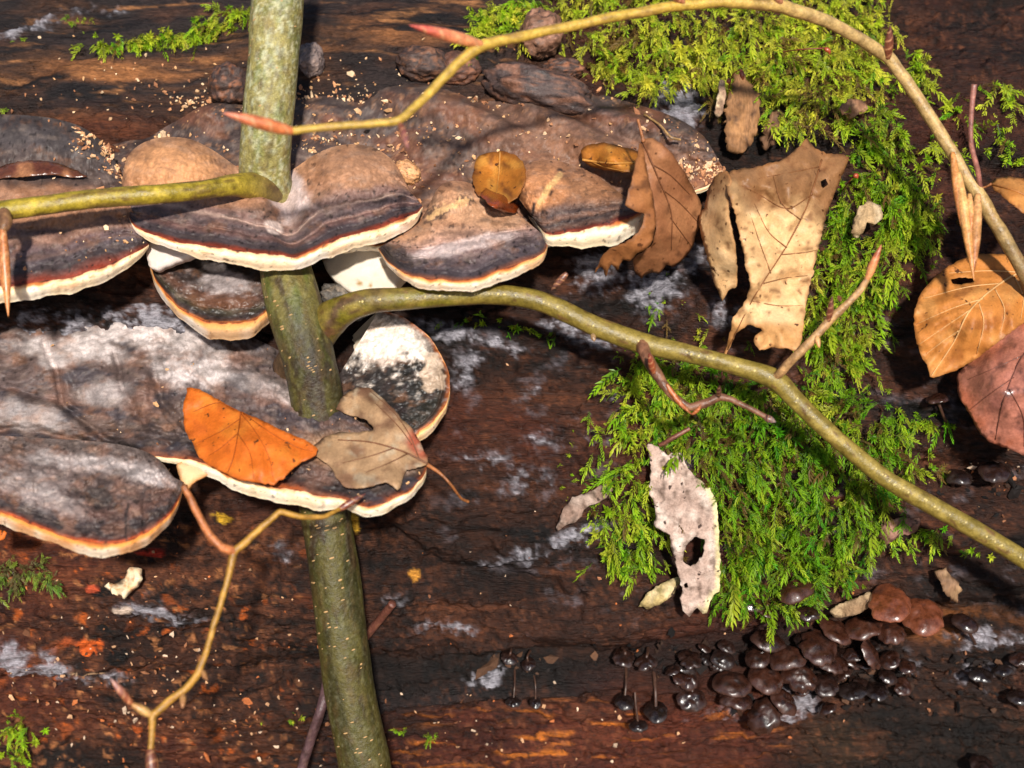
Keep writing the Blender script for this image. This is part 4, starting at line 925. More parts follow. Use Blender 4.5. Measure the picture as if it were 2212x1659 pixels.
def knob(label, u, v, z, ru, rv, col, col2, seed=1, depth=None, ang=0, amp=.24, freq=1.7):
    n, m = 40, 56
    ph = np.linspace(0.001, math.pi - .001, n)[:, None]; a = np.linspace(0, 2 * math.pi, m, endpoint=False)[None]
    D = np.stack([np.sin(ph) * np.cos(a), np.cos(ph) + 0 * a, np.sin(ph) * np.sin(a)], -1)
    f = 1 + amp * fbm(D[..., 0] * freq + seed, D[..., 1] * freq, D[..., 2] * freq, 4, seed)
    f = f - 0.07 * np.exp(-(np.abs(fbm(D[..., 0] * 2.5, D[..., 1] * 2.5, D[..., 2] * 2.5 + seed, 2, seed + 3)) / .06) ** 2)
    R = np.array([ru, rv, depth or min(ru, rv)]) * SC
    Q = D * f[..., None] * R
    ca, sa = math.cos(math.radians(-ang)), math.sin(math.radians(-ang))
    Q = np.stack([Q[..., 0] * ca - Q[..., 1] * sa, Q[..., 0] * sa + Q[..., 1] * ca, Q[..., 2]], -1)
    V = P(u, v, z) + Q
    k = fbm(D[..., 0] * 3, D[..., 1] * 3, D[..., 2] * 3 + seed, 4, seed + 5)
    c = mixc(np.broadcast_to(col, k.shape + (3,)), col2, sst(-.1, .4, k)); c = mixc(c, BLK, .8 * sst(.25, .5, fbm(D[..., 0] * 6, D[..., 1] * 6, D[..., 2] * 6, 3, seed + 6)))
    o = obj('fungus_knob', V.reshape(-1, 3), gridF(n, m, True), M_KNOB, None, c.reshape(-1, 3))
    return tag(o, label, 'fungus knob', 'knobbly young fungi on the log')
kb, kr = S(70, 52, 46), S(130, 82, 56)
knob('round dark brown fungus knob half hidden left of the upper stem', 495, 185, surf(495, 200) + .006, 46, 46, kb, kr, 1)
knob('pointed grey-brown fungus knob right of the upper stem', 672, 130, surf(672, 140) + .006, 30, 36, S(112, 96, 92), S(140, 118, 108), 2)
knob('lumpy dark fungus knob under the fork of the blurred twig', 915, 138, surf(915, 160) + .004, 60, 38, kb, S(120, 80, 58), 3, ang=10)
knob('lumpy reddish fungus knob next to the twig fork knob', 985, 150, surf(985, 160) + .002, 56, 36, S(88, 58, 46), S(130, 84, 60), 4)
knob('tall brown fungus knob in the upper moss behind the twig', 1170, 72, surf(1170, 80) + .010, 52, 52, S(120, 84, 64), S(150, 108, 86), 5)
knob('large elongated dark fungus lobe behind the shelf below the moss', 1165, 195, surf(1165, 205) + .004, 125, 50, S(74, 58, 54), S(120, 82, 64), 6, ang=14, amp=.24, depth=60)
knob('small dark fungus lobe at the foot of the upper moss', 1215, 150, surf(1215, 165) + .002, 50, 26, kb, kr, 7)
knob('grey cracked fungus lump between the stem and the pore tongue', 745, 652, .012, 52, 34, S(96, 90, 84), S(140, 124, 108), 8, ang=25)
knob('small ochre fungus fold behind the right lobe of the two-lobed bracket', 880, 372, surf(880, 380) + .004, 30, 24, S(196, 140, 92), S(210, 156, 110), 9, amp=.2, ang=40)

# ------------------------------------------------------------------ sapling
def lenticels(parent, path, count, w, h, col, seed, spread=1.1):
    r_ = np.random.default_rng(seed); K = cr(path, 400)
    Vs, Fs = [], []; n0 = 0
    for _ in range(count):
        k = K[r_.integers(5, 395)]; a = r_.uniform(-spread, spread)
        rad = k[3] * SC * (DIST - k[2]) / DIST
        c = P(k[0], k[1], k[2]) + np.array([math.sin(a), 0, math.cos(a)]) * rad * 1.005
        s = r_.uniform(.6, 1.3)
        ww, hh = w * s * SC, h * r_.uniform(.7, 1.4) * SC
        tx = np.array([math.cos(a), .25, -math.sin(a)]); nn = np.array([math.sin(a), 0, math.cos(a)])
        ring = [c + tx * math.cos(q) * ww + np.array([0, 1, 0]) * math.sin(q) * hh for q in np.linspace(0, 2 * math.pi, 8, endpoint=False)]
        Vs += ring + [c + nn * hh * .8]
        Fs += [[n0 + i, n0 + (i + 1) % 8, n0 + 8] for i in range(8)]; n0 += 9
    obj('lenticels', np.array(Vs), Fs, M_RIM, parent, np.tile(col, (len(Vs), 1)), kind='stuff')

sap = empty('sapling', P(790, 1720, .0), 'green-barked sapling growing up through both bracket shelves, with a side branch each way', 'sapling')
stem_path = [(612, -180, .036, 57), (602, -60, .034, 56.5), (598, 30, .032, 56), (588, 150, .030, 55), (578, 280, .027, 54.5), (572, 370, .019, 55), (580, 420, .012, 56), (592, 480, .005, 55), (604, 540, .012, 55), (618, 590, .027, 56), (640, 680, .034, 60), (668, 780, .035, 57), (684, 860, .032, 56), (690, 960, .030, 54), (700, 1080, .030, 54), (715, 1180, .029, 54), (735, 1340, .026, 55), (758, 1500, .022, 55), (788, 1659, .018, 56), (810, 1800, .008, 58), (820, 1950, -.01, 60)]
def c_stem(t, a, s):
    c = np.tile(S(132, 122, 68), (len(t), 1))
    net = np.exp(-(fbm(np.cos(a) * 6, np.sin(a) * 6, s * 170, 3, 1207) / .09) ** 2)
    f = fbm(np.cos(a) * 2.2, np.sin(a) * 2.2, s * 70, 4, 1201); g = fbm(np.cos(a) * 5, np.sin(a) * 5, s * 220, 4, 1202)
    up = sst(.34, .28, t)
    c = mixc(c, S(150, 142, 92), .6 * up); c = mixc(c, S(176, 182, 160), .75 * sst(.0, .45, g + .25 * f) * (0.14 + .8 * up))
    c = mixc(c, S(92, 104, 44), .8 * sst(-.1, .45, f) * (1 - .3 * up))
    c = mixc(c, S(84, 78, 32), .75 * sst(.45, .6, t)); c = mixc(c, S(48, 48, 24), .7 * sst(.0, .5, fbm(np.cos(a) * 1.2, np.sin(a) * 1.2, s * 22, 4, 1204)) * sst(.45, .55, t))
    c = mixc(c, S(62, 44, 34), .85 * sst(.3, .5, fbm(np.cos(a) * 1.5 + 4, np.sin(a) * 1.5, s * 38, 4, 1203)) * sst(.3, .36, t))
    c = mixc(c, S(58, 44, 36), .8 * sst(.05, .0, np.abs(t - .555)) * sst(-.3, .2, g))
    c = mixc(c, S(202, 200, 172), .55 * net * (.25 + .75 * up) * sst(-.3, .3, f + .2))
    c = mixc(c, S(64, 52, 30), .6 * sst(.1, .5, fbm(np.cos(a) * 4, np.sin(a) * 4, s * 90, 5, 1208, .6)))
    c = mixc(c, S(104, 84, 50), .5 * sst(.05, .45, fbm(np.cos(a) * 3, np.sin(a) * 3, s * 120, 4, 1205)))
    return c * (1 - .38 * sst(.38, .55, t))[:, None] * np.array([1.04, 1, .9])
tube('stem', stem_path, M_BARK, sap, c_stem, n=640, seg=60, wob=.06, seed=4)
lenticels(sap, stem_path, 200, 4.4, 1.7, S(180, 142, 96), 5)
def c_br1(t, a, s):
    c = np.tile(S(146, 126, 34), (len(t), 1)); f = fbm(np.cos(a), np.sin(a), s * 90, 4, 1211)
    c = mixc(c, S(178, 152, 50), .7 * sst(0, .5, f)); c = mixc(c, S(96, 76, 44), sst(.26, .06, t) * .85 + .0 * t); c = mixc(c, S(84, 58, 34), .7 * sst(.1, .5, fbm(np.cos(a) * 1.2, np.sin(a) * 1.2, s * 45, 4, 1213)))
    return mixc(c, S(96, 70, 36), .7 * sst(.3, .55, fbm(np.cos(a) * 2, np.sin(a) * 2, s * 160, 3, 1212)))
b1 = tube('branch', [(592, 414, .013, 42), (560, 405, .024, 35), (524, 400, .032, 27), (492, 401, .038, 23), (460, 406, .042, 21), (420, 412, .046, 20.5), (330, 420, .053, 21), (200, 430, .057, 21), (100, 443, .060, 21), (0, 456, .063, 22), (-120, 470, .066, 22), (-260, 500, .07, 20)], M_TWIG, sap, c_br1, n=200, seg=24, wob=.06, seed=6)
def c_br2(t, a, s):
    c = np.tile(S(122, 104, 42), (len(t), 1)); f = fbm(np.cos(a) * .8, np.sin(a) * .8, s * 60, 4, 1221)
    c = mixc(c, S(156, 134, 66), .6 * sst(-.1, .5, f) * sst(.3, .6, t)); c = mixc(c, S(106, 100, 20), .7 * sst(-.1, .3, f) * sst(.45, .2, t))
    br = sst(.12, .0, t) + sst(.35, .1, t) * sst(.0, .35, fbm(np.cos(a) * 1.2, np.sin(a) * 1.2, s * 75, 4, 1222)) + .6 * np.exp(-((t - .2) / .015) ** 2)
    c = mixc(c, S(74, 48, 42), .85 * np.clip(br, 0, 1))
    return mixc(c, S(98, 66, 40), .8 * sst(.33, .5, fbm(np.cos(a) * 2, np.sin(a) * 2, s * 130, 3, 1223)))
b2_path = [(630, 800, .012, 44), (668, 742, .026, 46), (708, 694, .035, 40), (748, 668, .042, 32), (795, 652, .046, 28), (860, 646, .047, 25), (960, 640, .046, 22.5), (1050, 636, .045, 22), (1130, 642, .044, 22), (1200, 664, .044, 22), (1290, 706, .044, 22), (1390, 742, .044, 23), (1480, 762, .045, 20), (1580, 788, .045, 19), (1670, 818, .046, 22), (1720, 866, .046, 20), (1800, 942, .046, 19), (1900, 1024, .045, 19), (1960, 1062, .045, 20), (2060, 1118, .044, 20), (2160, 1176, .043, 20), (2240, 1226, .042, 20), (2400, 1330, .04, 19)]
b2 = tube('branch', b2_path, M_TWIG, sap, c_br2, n=360, seg=24, wob=.05, seed=7)
lenticels(b2, b2_path[3:], 200, 2.2, 2.0, S(206, 184, 120), 8, 1.2)
def c_tw(base, dk=(98, 62, 40), seed=1):
    def f(t, a, s):
        c = np.tile(S(*base), (len(t), 1))
        c = mixc(c, S(*dk), .75 * sst(.1, .5, fbm(np.cos(a), np.sin(a), s * 120, 4, seed)))
        return mixc(c, S(min(255, base[0] + 40), min(255, base[1] + 34), base[2] + 20), .5 * sst(.1, .5, fbm(np.cos(a), np.sin(a), s * 260, 3, seed + 1)))
    return f
tube('twig', [(1668, 822, .046, 9.6), (1690, 800, .052, 9.6), (1716, 772, .056, 9.6), (1745, 745, .058, 10.0), (1770, 718, .059, 8.8), (1795, 688, .060, 9.6), (1830, 656, .062, 7.6), (1862, 622, .063, 7.2), (1874, 602, .064, 6.4)], M_TWIG, b2, c_tw((172, 132, 88), (112, 76, 52), 1231), n=110, seg=14, wob=.14, seed=8, kink=True)
tube('twig', [(1386, 744, .046, 15), (1398, 772, .052, 13), (1414, 800, .056, 13), (1432, 830, .058, 11), (1455, 858, .058, 9), (1490, 880, .058, 9), (1525, 872, .058, 10), (1552, 856, .059, 9), (1580, 862, .060, 6.5), (1620, 882, .062, 5.5), (1655, 902, .063, 6)], M_TWIG, b2, c_tw((120, 80, 58), (82, 52, 40), 1241), n=120, seg=12, wob=.16, seed=9, kink=True)

def bud(name, parent, u0, v0, z0, u1, v1, z1, r, col=S(150, 78, 44), tip=S(110, 50, 36), seed=1, bend=0):
    t = np.linspace(0, 1, 9); prof = np.array([.55, .8, .95, 1, .96, .85, .66, .40, .06])
    nx, ny = -(v1 - v0), (u1 - u0); ln = math.hypot(nx, ny) or 1
    pts = np.column_stack([u0 + (u1 - u0) * t + nx / ln * bend * np.sin(math.pi * t), v0 + (v1 - v0) * t + ny / ln * bend * np.sin(math.pi * t), z0 + (z1 - z0) * t, r * prof])
    def cf(tt, a, s):
        c = mixc(np.tile(col, (len(tt), 1)), tip, sst(.2, .9, tt))
        k = np.sin(tt * 26 + a * 2 + 2 * np.sin(a))
        return mixc(c, S(206, 150, 104), .6 * sst(.72, .95, k) * sst(.98, .8, tt))
    return tube(name, pts, M_BUD, parent, cf, n=50, seg=14, wob=.05, seed=seed)
bud('bud', b2, 1872, 606, .064, 1904, 528, .068, 9, S(206, 136, 84), S(170, 84, 54), 1)
bud('bud', b2, 1790, 694, .061, 1798, 640, .066, 7, S(120, 66, 46), S(90, 44, 36), 2)
bud('bud', b2, 1812, 640, .062, 1816, 652, .066, 5, S(120, 60, 40), S(90, 44, 36), 3)
bud('bud_scale', b2, 1764, 726, .060, 1770, 752, .062, 6, S(200, 150, 96), S(190, 130, 80), 3)
bud('bud', b2, 1412, 806, .058, 1402, 762, .064, 8, S(150, 76, 46), S(120, 52, 36), 4)
bud('bud', b2, 1650, 900, .063, 1676, 912, .064, 8, S(88, 54, 50), S(130, 110, 108), 5)
bud('bud', b2, 1552, 858, .060, 1554, 832, .066, 6, S(80, 44, 36), S(60, 32, 30), 6)
bud('bud_scale', b2, 1440, 830, .060, 1495, 896, .060, 6, S(172, 92, 44), S(150, 80, 40), 7, 4)
bud('bud_scale', b2, 1495, 895, .060, 1515, 872, .062, 4, S(172, 92, 44), S(150, 80, 40), 7, 3)
bud('bud_scar', b2, 1225, 590, .046, 1190, 628, .044, 8, S(110, 66, 50), S(84, 52, 42), 8)
bud('bud_scar', b2, 1280, 722, .05, 1284, 738, .052, 6, S(160, 130, 90), S(120, 90, 60), 8)
tube('twig', [(8, 462, .066, 16), (12, 482, .07, 14), (4, 500, .072, 10)], M_TWIG, b1, c_tw((120, 84, 56), (84, 56, 44), 1251), n=20, seg=12, wob=.15)
bud('bud', b1, 6, 492, .072, 18, 684, .076, 11, S(176, 108, 60), S(206, 130, 70), 9)
bud('bud', b1, -4, 505, .070, 10, 640, .072, 9, S(150, 90, 52), S(180, 110, 60), 10)

# the blurred twig that arches across the top
tw = empty('beech_twig', P(2300, 700, .03), 'slender pale twig with long buds arching across the top in front of the moss', 'twig', 'loose twigs')
def c_arch(t, a, s):
    c = np.tile(S(188, 152, 62), (len(t), 1)); c = mixc(c, S(178, 146, 92), sst(.42, .6, t)); c = mixc(c, S(122, 100, 64), sst(.82, .92, t))
    return mixc(c, S(130, 92, 56), .6 * sst(.15, .5, fbm(np.cos(a), np.sin(a), s * 110, 4, 1261)))
tube('branch', [(630, 282, .125, 8.5), (740, 272, .122, 8.5), (862, 262, .118, 9), (930, 200, .112, 10), (985, 140, .108, 11), (1038, 98, .104, 13), (1150, 74, .096, 11), (1300, 42, .088, 11), (1450, 14, .080, 11.5), (1560, 4, .074, 12), (1690, 12, .066, 15), (1780, 44, .060, 14), (1850, 78, .054, 13.5), (1920, 124, .048, 14), (1975, 200, .046, 13.5), (2030, 285, .045, 13.5), (2075, 360, .044, 14), (2108, 412, .044, 16), (2150, 480, .044, 15), (2212, 588, .042, 15), (2300, 740, .035, 15)], M_TWIG, tw, c_arch, n=320, seg=16, wob=.06, seed=11, kink=True)
bud('bud', tw, 632, 284, .125, 482, 244, .135, 15, S(196, 110, 62), S(200, 110, 76), 11)
bud('bud', tw, 1040, 96, .105, 884, 54, .118, 14, S(206, 130, 84), S(190, 80, 66), 12)
bud('bud', tw, 864, 266, .118, 882, 322, .13, 9, S(120, 62, 50), S(150, 96, 90), 13)
bud('bud', tw, 1918, 126, .05, 1923, 54, .058, 10, S(120, 66, 44), S(90, 44, 34), 14)
bud('bud', tw, 1688, 8, .068, 1672, -14, .072, 8, S(170, 110, 80), S(140, 80, 60), 15)
bud('bud', tw, 1478, 6, .08, 1440, -16, .084, 8, S(150, 90, 60), S(120, 60, 46), 16)
bud('bud', tw, 2058, 330, .047, 2078, 498, .056, 9, S(196, 130, 70), S(176, 104, 54), 17)
bud('bud', tw, 2070, 372, .05, 2104, 606, .062, 11, S(214, 160, 96), S(200, 130, 66), 18)
bud('bud', tw, 2112, 420, .05, 2102, 596, .06, 12, S(190, 140, 88), S(150, 88, 46), 19)
bud('bud_scale', tw, 2094, 420, .052, 2098, 500, .058, 8, S(206, 150, 92), S(180, 110, 60), 20)
tube('petiole', [(2118, 412, .044, 5), (2112, 370, .050, 6), (2098, 310, .054, 5.5), (2098, 250, .056, 5.5), (2104, 182, .058, 7)], M_TWIG, tw, c_tw((150, 96, 84), (108, 66, 60), 1271), n=50, seg=10)

# bottom left twig
tl = empty('beech_twig', P(790, 1060, .06), 'kinked thin twig with buds hanging in front of the lower left wood', 'twig', 'loose twigs')
c_tl = c_tw((168, 122, 46), (112, 76, 40), 1281)
tube('branch', [(735, 1100, .086, 4.3), (700, 1116, .092, 5.1), (650, 1116, .096, 5.8), (605, 1104, .098, 6.5), (560, 1145, .100, 7.2), (506, 1192, .102, 8.7), (490, 1260, .104, 6.5), (465, 1340, .106, 6.5), (445, 1410, .107, 6.5), (428, 1455, .108, 7.9), (400, 1488, .109, 7.9), (365, 1515, .110, 7.9), (330, 1545, .111, 8.7), (328, 1590, .112, 6.5), (325, 1630, .113, 5.8)], M_TWIG, tl, c_tl, n=240, seg=14, wob=.10, seed=13, kink=True)
tube('twig', [(505, 1190, .102, 10), (480, 1184, .104, 10), (455, 1160, .105, 9), (435, 1125, .106, 8), (412, 1080, .107, 7.5), (396, 1050, .108, 6)], M_TWIG, tl, c_tw((186, 112, 64), (128, 72, 46), 1291), n=80, seg=12, wob=.16, seed=14, kink=True)
bud('bud', tl, 328, 1545, .111, 280, 1518, .113, 10, S(190, 150, 86), S(170, 120, 66), 21)
bud('bud', tl, 284, 1520, .113, 238, 1465, .116, 9, S(140, 76, 48), S(160, 110, 100), 22)
bud('bud', tl, 325, 1618, .113, 330, 1700, .115, 13, S(110, 62, 44), S(90, 52, 48), 23)
bud('bud', tl, 730, 1102, .086, 790, 1066, .084, 8, S(120, 62, 46), S(84, 42, 38), 24)
bud('bud', tl, 396, 1500, .110, 394, 1530, .114, 7, S(170, 124, 74), S(150, 100, 60), 25)
bud('bud', tl, 436, 1448, .108, 448, 1470, .112, 6, S(170, 124, 74), S(150, 100, 60), 26)
# dark twigs stuck in the log
def dtw(label, pts, base, seed):
    o = tube('dead_twig', pts, M_TWIG, None, c_tw(base, (48, 32, 30), seed), n=50, seg=12, wob=.1, seed=seed)
    tag(o, label, 'twig', 'loose twigs')
dtw('short broken reddish twig stub sticking out right of the lower stem', [(788, 1378, -.012, 9), (815, 1345, .0, 9), (848, 1304, .014, 9)], (110, 66, 54), 31)
dtw('dark purple-brown twig leaning behind the foot of the stem', [(640, 1700, -.02, 11), (670, 1600, -.012, 11), (694, 1530, -.006, 11), (706, 1470, -.012, 10)], (86, 62, 64), 32)
dtw('thin reddish twig lying in the moss left of the side branch fork', [(1425, 962, .012, 5), (1455, 945, .016, 5), (1490, 925, .016, 4.5)], (116, 70, 56), 33)
dtw('thin pale dry stalk lying on the crust above the tan leaf', [(1392, 248, surf(1392, 248) + .004, 2.5), (1425, 270, surf(1425, 270) + .004, 2.5), (1448, 296, surf(1448, 296) + .005, 3), (1470, 302, surf(1465, 300) + .004, 2.5)], (176, 136, 86), 34)

# ------------------------------------------------------------------ small brown mushrooms
def mushroom(label, u, v, r, tone=.5, tilt=0, ratio=.62, stalk=None, z=None, tatter=0, seed=1):
    zz = (float(HZ(u, v)) + .008 + r * SC * .55) if z is None else z
    Cc = P(u, v, zz)
    R = r * SC
    ratio = ratio * .86 if ratio < .75 else ratio
    el = math.asin(min(.98, ratio))
    ax = np.array([math.sin(math.radians(tilt)) * math.cos(el), math.cos(math.radians(tilt)) * math.cos(el), math.sin(el)])
    e1 = np.cross(ax, [0.1, 0, 1.0]); e1 /= np.linalg.norm(e1); e2 = np.cross(ax, e1)
    um = (seed * 37 % 10) / 10 * .12 - .05; hk = .75 + (seed * 53 % 10) / 10 * .5
    prof = [(0.0, .36 + um), (.18, .36 + um * .6), (.38, .34), (.58, .28), (.76, .19), (.9, .08), (.985, -.05), (1.0, -.11), (.97, -.16), (.9, -.15), (.7, -.07), (.45, -.03), (.15, -.02)]
    prof = [(a_, b_ * hk) for a_, b_ in prof]
    pr = cr(prof, 26); m = 36
    a = np.linspace(0, 2 * math.pi, m, endpoint=False)
    r_ = np.random.default_rng(seed)
    wob = 1 + .09 * np.sin(a * 2 + r_.uniform(0, 6)) + .16 * fbm(np.cos(a) * 1.2 + seed, np.sin(a) * 1.2, 0, 3, seed) + tatter * .35 * np.minimum(0, fbm(np.cos(a) * 3 + seed, np.sin(a) * 3, 4, 3, seed + 1))
    rad = pr[:, 0][:, None] * (1 + (wob - 1)[None] * pr[:, 0][:, None])
    hh = pr[:, 1][:, None] + .13 * fbm(np.cos(a)[None] * pr[:, :1] * 1.7 + seed, np.sin(a)[None] * pr[:, :1] * 1.5, 2, 3, seed + 2)
    V = Cc + R * (rad[..., None] * (np.cos(a)[None, :, None] * e1 + np.sin(a)[None, :, None] * e2) + hh[..., None] * ax)
    n = fbm(np.cos(a)[None] * pr[:, :1] * 2 + seed, np.sin(a)[None] * pr[:, :1] * 2, 5, 4, seed + 3)
    lo, hi = S(22, 16, 15, .7), S(122, 64, 38, .7)
    base = lo + (hi - lo) * tone
    c = np.broadcast_to(base, rad.shape + (3,)).copy()
    c = mixc(c, S(20, 15, 15), .8 * sst(.0, .5, n) * (1 - tone * .7)); c = mixc(c, base * 1.6 + .01, .6 * sst(.75, 1, pr[:, :1] + 0 * n) * (pr[:, 1:2] > -.2))
    o = empty('mushroom', Cc - ax * R, label, 'mushroom', 'small brown mushrooms on the log')
    obj('cap', V.reshape(-1, 3), gridF(26, m, True)[:, ::-1], M_MUSH, o, c.reshape(-1, 3))
    su, sv = stalk if stalk else (u + r_.uniform(-12, 12), v + r * .9)
    zs = float(HZ(su, sv)) - .002
    mid = ((u + su) / 2 + r_.uniform(-6, 6), (v + sv) / 2, (zz + zs) / 2 + .003)
    tube('stalk', [(u, v, zz - .001, r * .14), (*mid, r * .13), (su, sv, zs, r * .16)], M_STALK, o, c_tw((70, 46, 36), (34, 26, 24), seed), n=20, seg=8)
    return o
MUSH = [
 ('brown mushroom at the lower tip of the moss', 1718, 1276, 34, .55, 0, .55, None, 0),
 ('largest bright chestnut mushroom cap at the upper right of the cluster', 1922, 1302, 45, .95, 2, .6, None, 0),
 ('chestnut mushroom overlapping the largest bright one on its right', 1990, 1326, 47, .85, -4, .62, None, 0),
 ('lone dark mushroom on a thin stalk right of the chestnut pair', 2086, 1345, 28, .22, 0, .62, (2108, 1392), 0),
 ('brown mushroom left end of the row below the chestnut pair', 1806, 1362, 34, .55, 8, .55, None, 0),
 ('middle brown mushroom in the row below the chestnut pair', 1866, 1354, 36, .6, 0, .6, None, .3),
 ('brown mushroom right end of the row below the chestnut pair', 1926, 1364, 32, .58, -10, .65, None, .5),
 ('tall folded brown mushroom cap standing on edge in the cluster', 1882, 1414, 36, .5, 60, .5, None, .5),
 ('dark mushroom at the top left of the dense cluster', 1660, 1382, 34, .3, 5, .6, None, 0),
 ('glossy dark brown mushroom in the middle of the cluster', 1702, 1420, 36, .42, 0, .62, None, 0),
 ('dark mushroom tucked left of the glossy middle one', 1638, 1420, 29, .3, -6, .62, None, 0),
 ('wide tattered brown mushroom right of the glossy middle one', 1768, 1398, 42, .42, 6, .6, None, .8),
 ('brown mushroom with paler rim below the glossy middle one', 1654, 1464, 38, .48, 0, .58, None, .2),
 ('ragged mushroom with broken rim right of the pale-rimmed one', 1728, 1464, 34, .4, 4, .7, None, 1),
 ('dark wet mushroom at the right of the ragged one', 1783, 1478, 30, .2, 0, .62, None, .2),
 ('big dark brown mushroom at the left of the cluster', 1580, 1476, 36, .38, 0, .66, None, 0),
 ('second dark cap layered under the big one at left', 1590, 1510, 32, .4, 0, .5, None, .3),
 ('round black-centred mushroom facing out on the left', 1494, 1511, 32, .25, 0, .92, (1500, 1450), 0),
 ('black round mushroom hanging on a pale stalk', 1417, 1537, 29, .1, 0, .8, (1412, 1446), 0),
 ('lowest black mushroom hanging on a long stalk', 1379, 1567, 20, .08, 0, .8, (1372, 1440), 0),
 ('black mushroom left of the long-stalked hanging pair', 1349, 1515, 24, .08, 0, .75, (1352, 1440), .3),
 ('small black mushroom above the big dark one at left', 1561, 1424, 23, .12, 0, .65, None, 0),
 ('dark reddish tilted mushroom at the bottom of the cluster', 1650, 1546, 37, .35, -30, .7, None, .3),
 ('brown mushroom tilted left above the pale mould patch', 1694, 1514, 30, .4, 40, .6, None, .2),
 ('tattered shrivelled mushroom at the left of the groove', 1490, 1424, 30, .2, 0, .6, (1492, 1400), 1),
 ('shrivelled dark mushroom at the far left of the groove', 1347, 1420, 28, .2, 0, .6, (1345, 1400), 1),
 ('shrivelled pair-mate mushroom right of the far left one', 1395, 1430, 26, .22, 10, .7, (1400, 1400), 1),
 ('black mushroom right of the dark wet one', 1843, 1491, 28, .06, 0, .6, None, .3),
 ('black mushroom at the right foot of the cluster', 1894, 1492, 25, .06, 0, .6, None, .3),
 ('black mushroom in the grey mould at right', 2118, 1458, 29, .05, 0, .55, None, .2),
 ('small black mushroom beside the one in grey mould', 2165, 1448, 21, .05, 0, .6, None, 0),
 ('small dark mushroom behind the tall folded cap', 1922, 1424, 22, .3, -15, .6, None, 0),
 ('small dark mushroom under the moss tip', 1747, 1324, 24, .25, 0, .5, None, .4),
 ('pale tattered mushroom scrap left of the moss tip', 1628, 1306, 22, .4, 0, .5, None, 1),
 ('tiny upright brown mushroom left of the moss tip', 1657, 1322, 18, .5, 0, .4, None, .6),
 ('half-seen reddish mushroom at the right edge', 2204, 1424, 24, .3, 0, .6, None, 0),
 ('half-seen black mushroom low at the right edge', 2202, 1507, 26, .08, 0, .6, None, 0),
 ('dark mushroom at the bottom right edge of the picture', 2120, 1650, 32, .12, 0, .6, None, .3),
 ('torn brown mushroom below the wide tattered one', 1800, 1428, 34, .35, 10, .7, None, 1),
 ('brown mushroom with visible gills left of the dark red leaf', 2024, 862, 26, .4, 0, .25, (2052, 930), .3),
 ('black lump of a mushroom left under the dark red leaf', 2070, 1030, 30, .12, 0, .6, None, .4),
 ('dark brown mushroom right under the dark red leaf', 2150, 1018, 36, .2, 0, .6, None, .5),
 ('shrivelled dark mushroom beside the tan wood shaving in the groove', 1100, 1420, 20, .18, 0, .6, (1105, 1400), 1),
 ('dark mushroom with a drooping stalk right of the wood shaving', 1142, 1434, 18, .15, 0, .6, (1146, 1405), .3),
 ('tiny black mushroom hanging lowest right of the wood shaving', 1157, 1518, 14, .08, 0, .75, (1150, 1440), .4),
 ('tiny black mushroom on the grey strip under the wood shaving', 1109, 1516, 17, .08, 0, .6, (1112, 1440), .4),
]
for i, (lb, u, v, r, tn, ti, ra, stk, tat) in enumerate(MUSH):
    mushroom(lb, u, v, r * (1.14 if 1540 < u < 2000 and v > 1240 else 1), tn * (.85 if tn > .7 else .42), ti + (i * 37 % 30 - 15), ra * (.8 + (i * 29 % 10) * .045), stk, None, tat + (i * 7 % 5) * .12, seed=i + 3)

r_x = np.random.default_rng(77)
for k in range(34):
    uu = r_x.uniform(1450, 1960); vv = np.interp(uu, [1450, 1700, 1960], [1440, 1440, 1440]) + r_x.normal(0, 42)
    mushroom('small blackened mushroom crowded in the dark groove between the larger caps', uu, vv, r_x.uniform(13, 25), r_x.uniform(.02, .16), r_x.uniform(-40, 40), r_x.uniform(.35, .8), None,
             float(HZ(uu, vv)) + r_x.uniform(.004, .010), r_x.uniform(.2, 1), seed=200 + k)

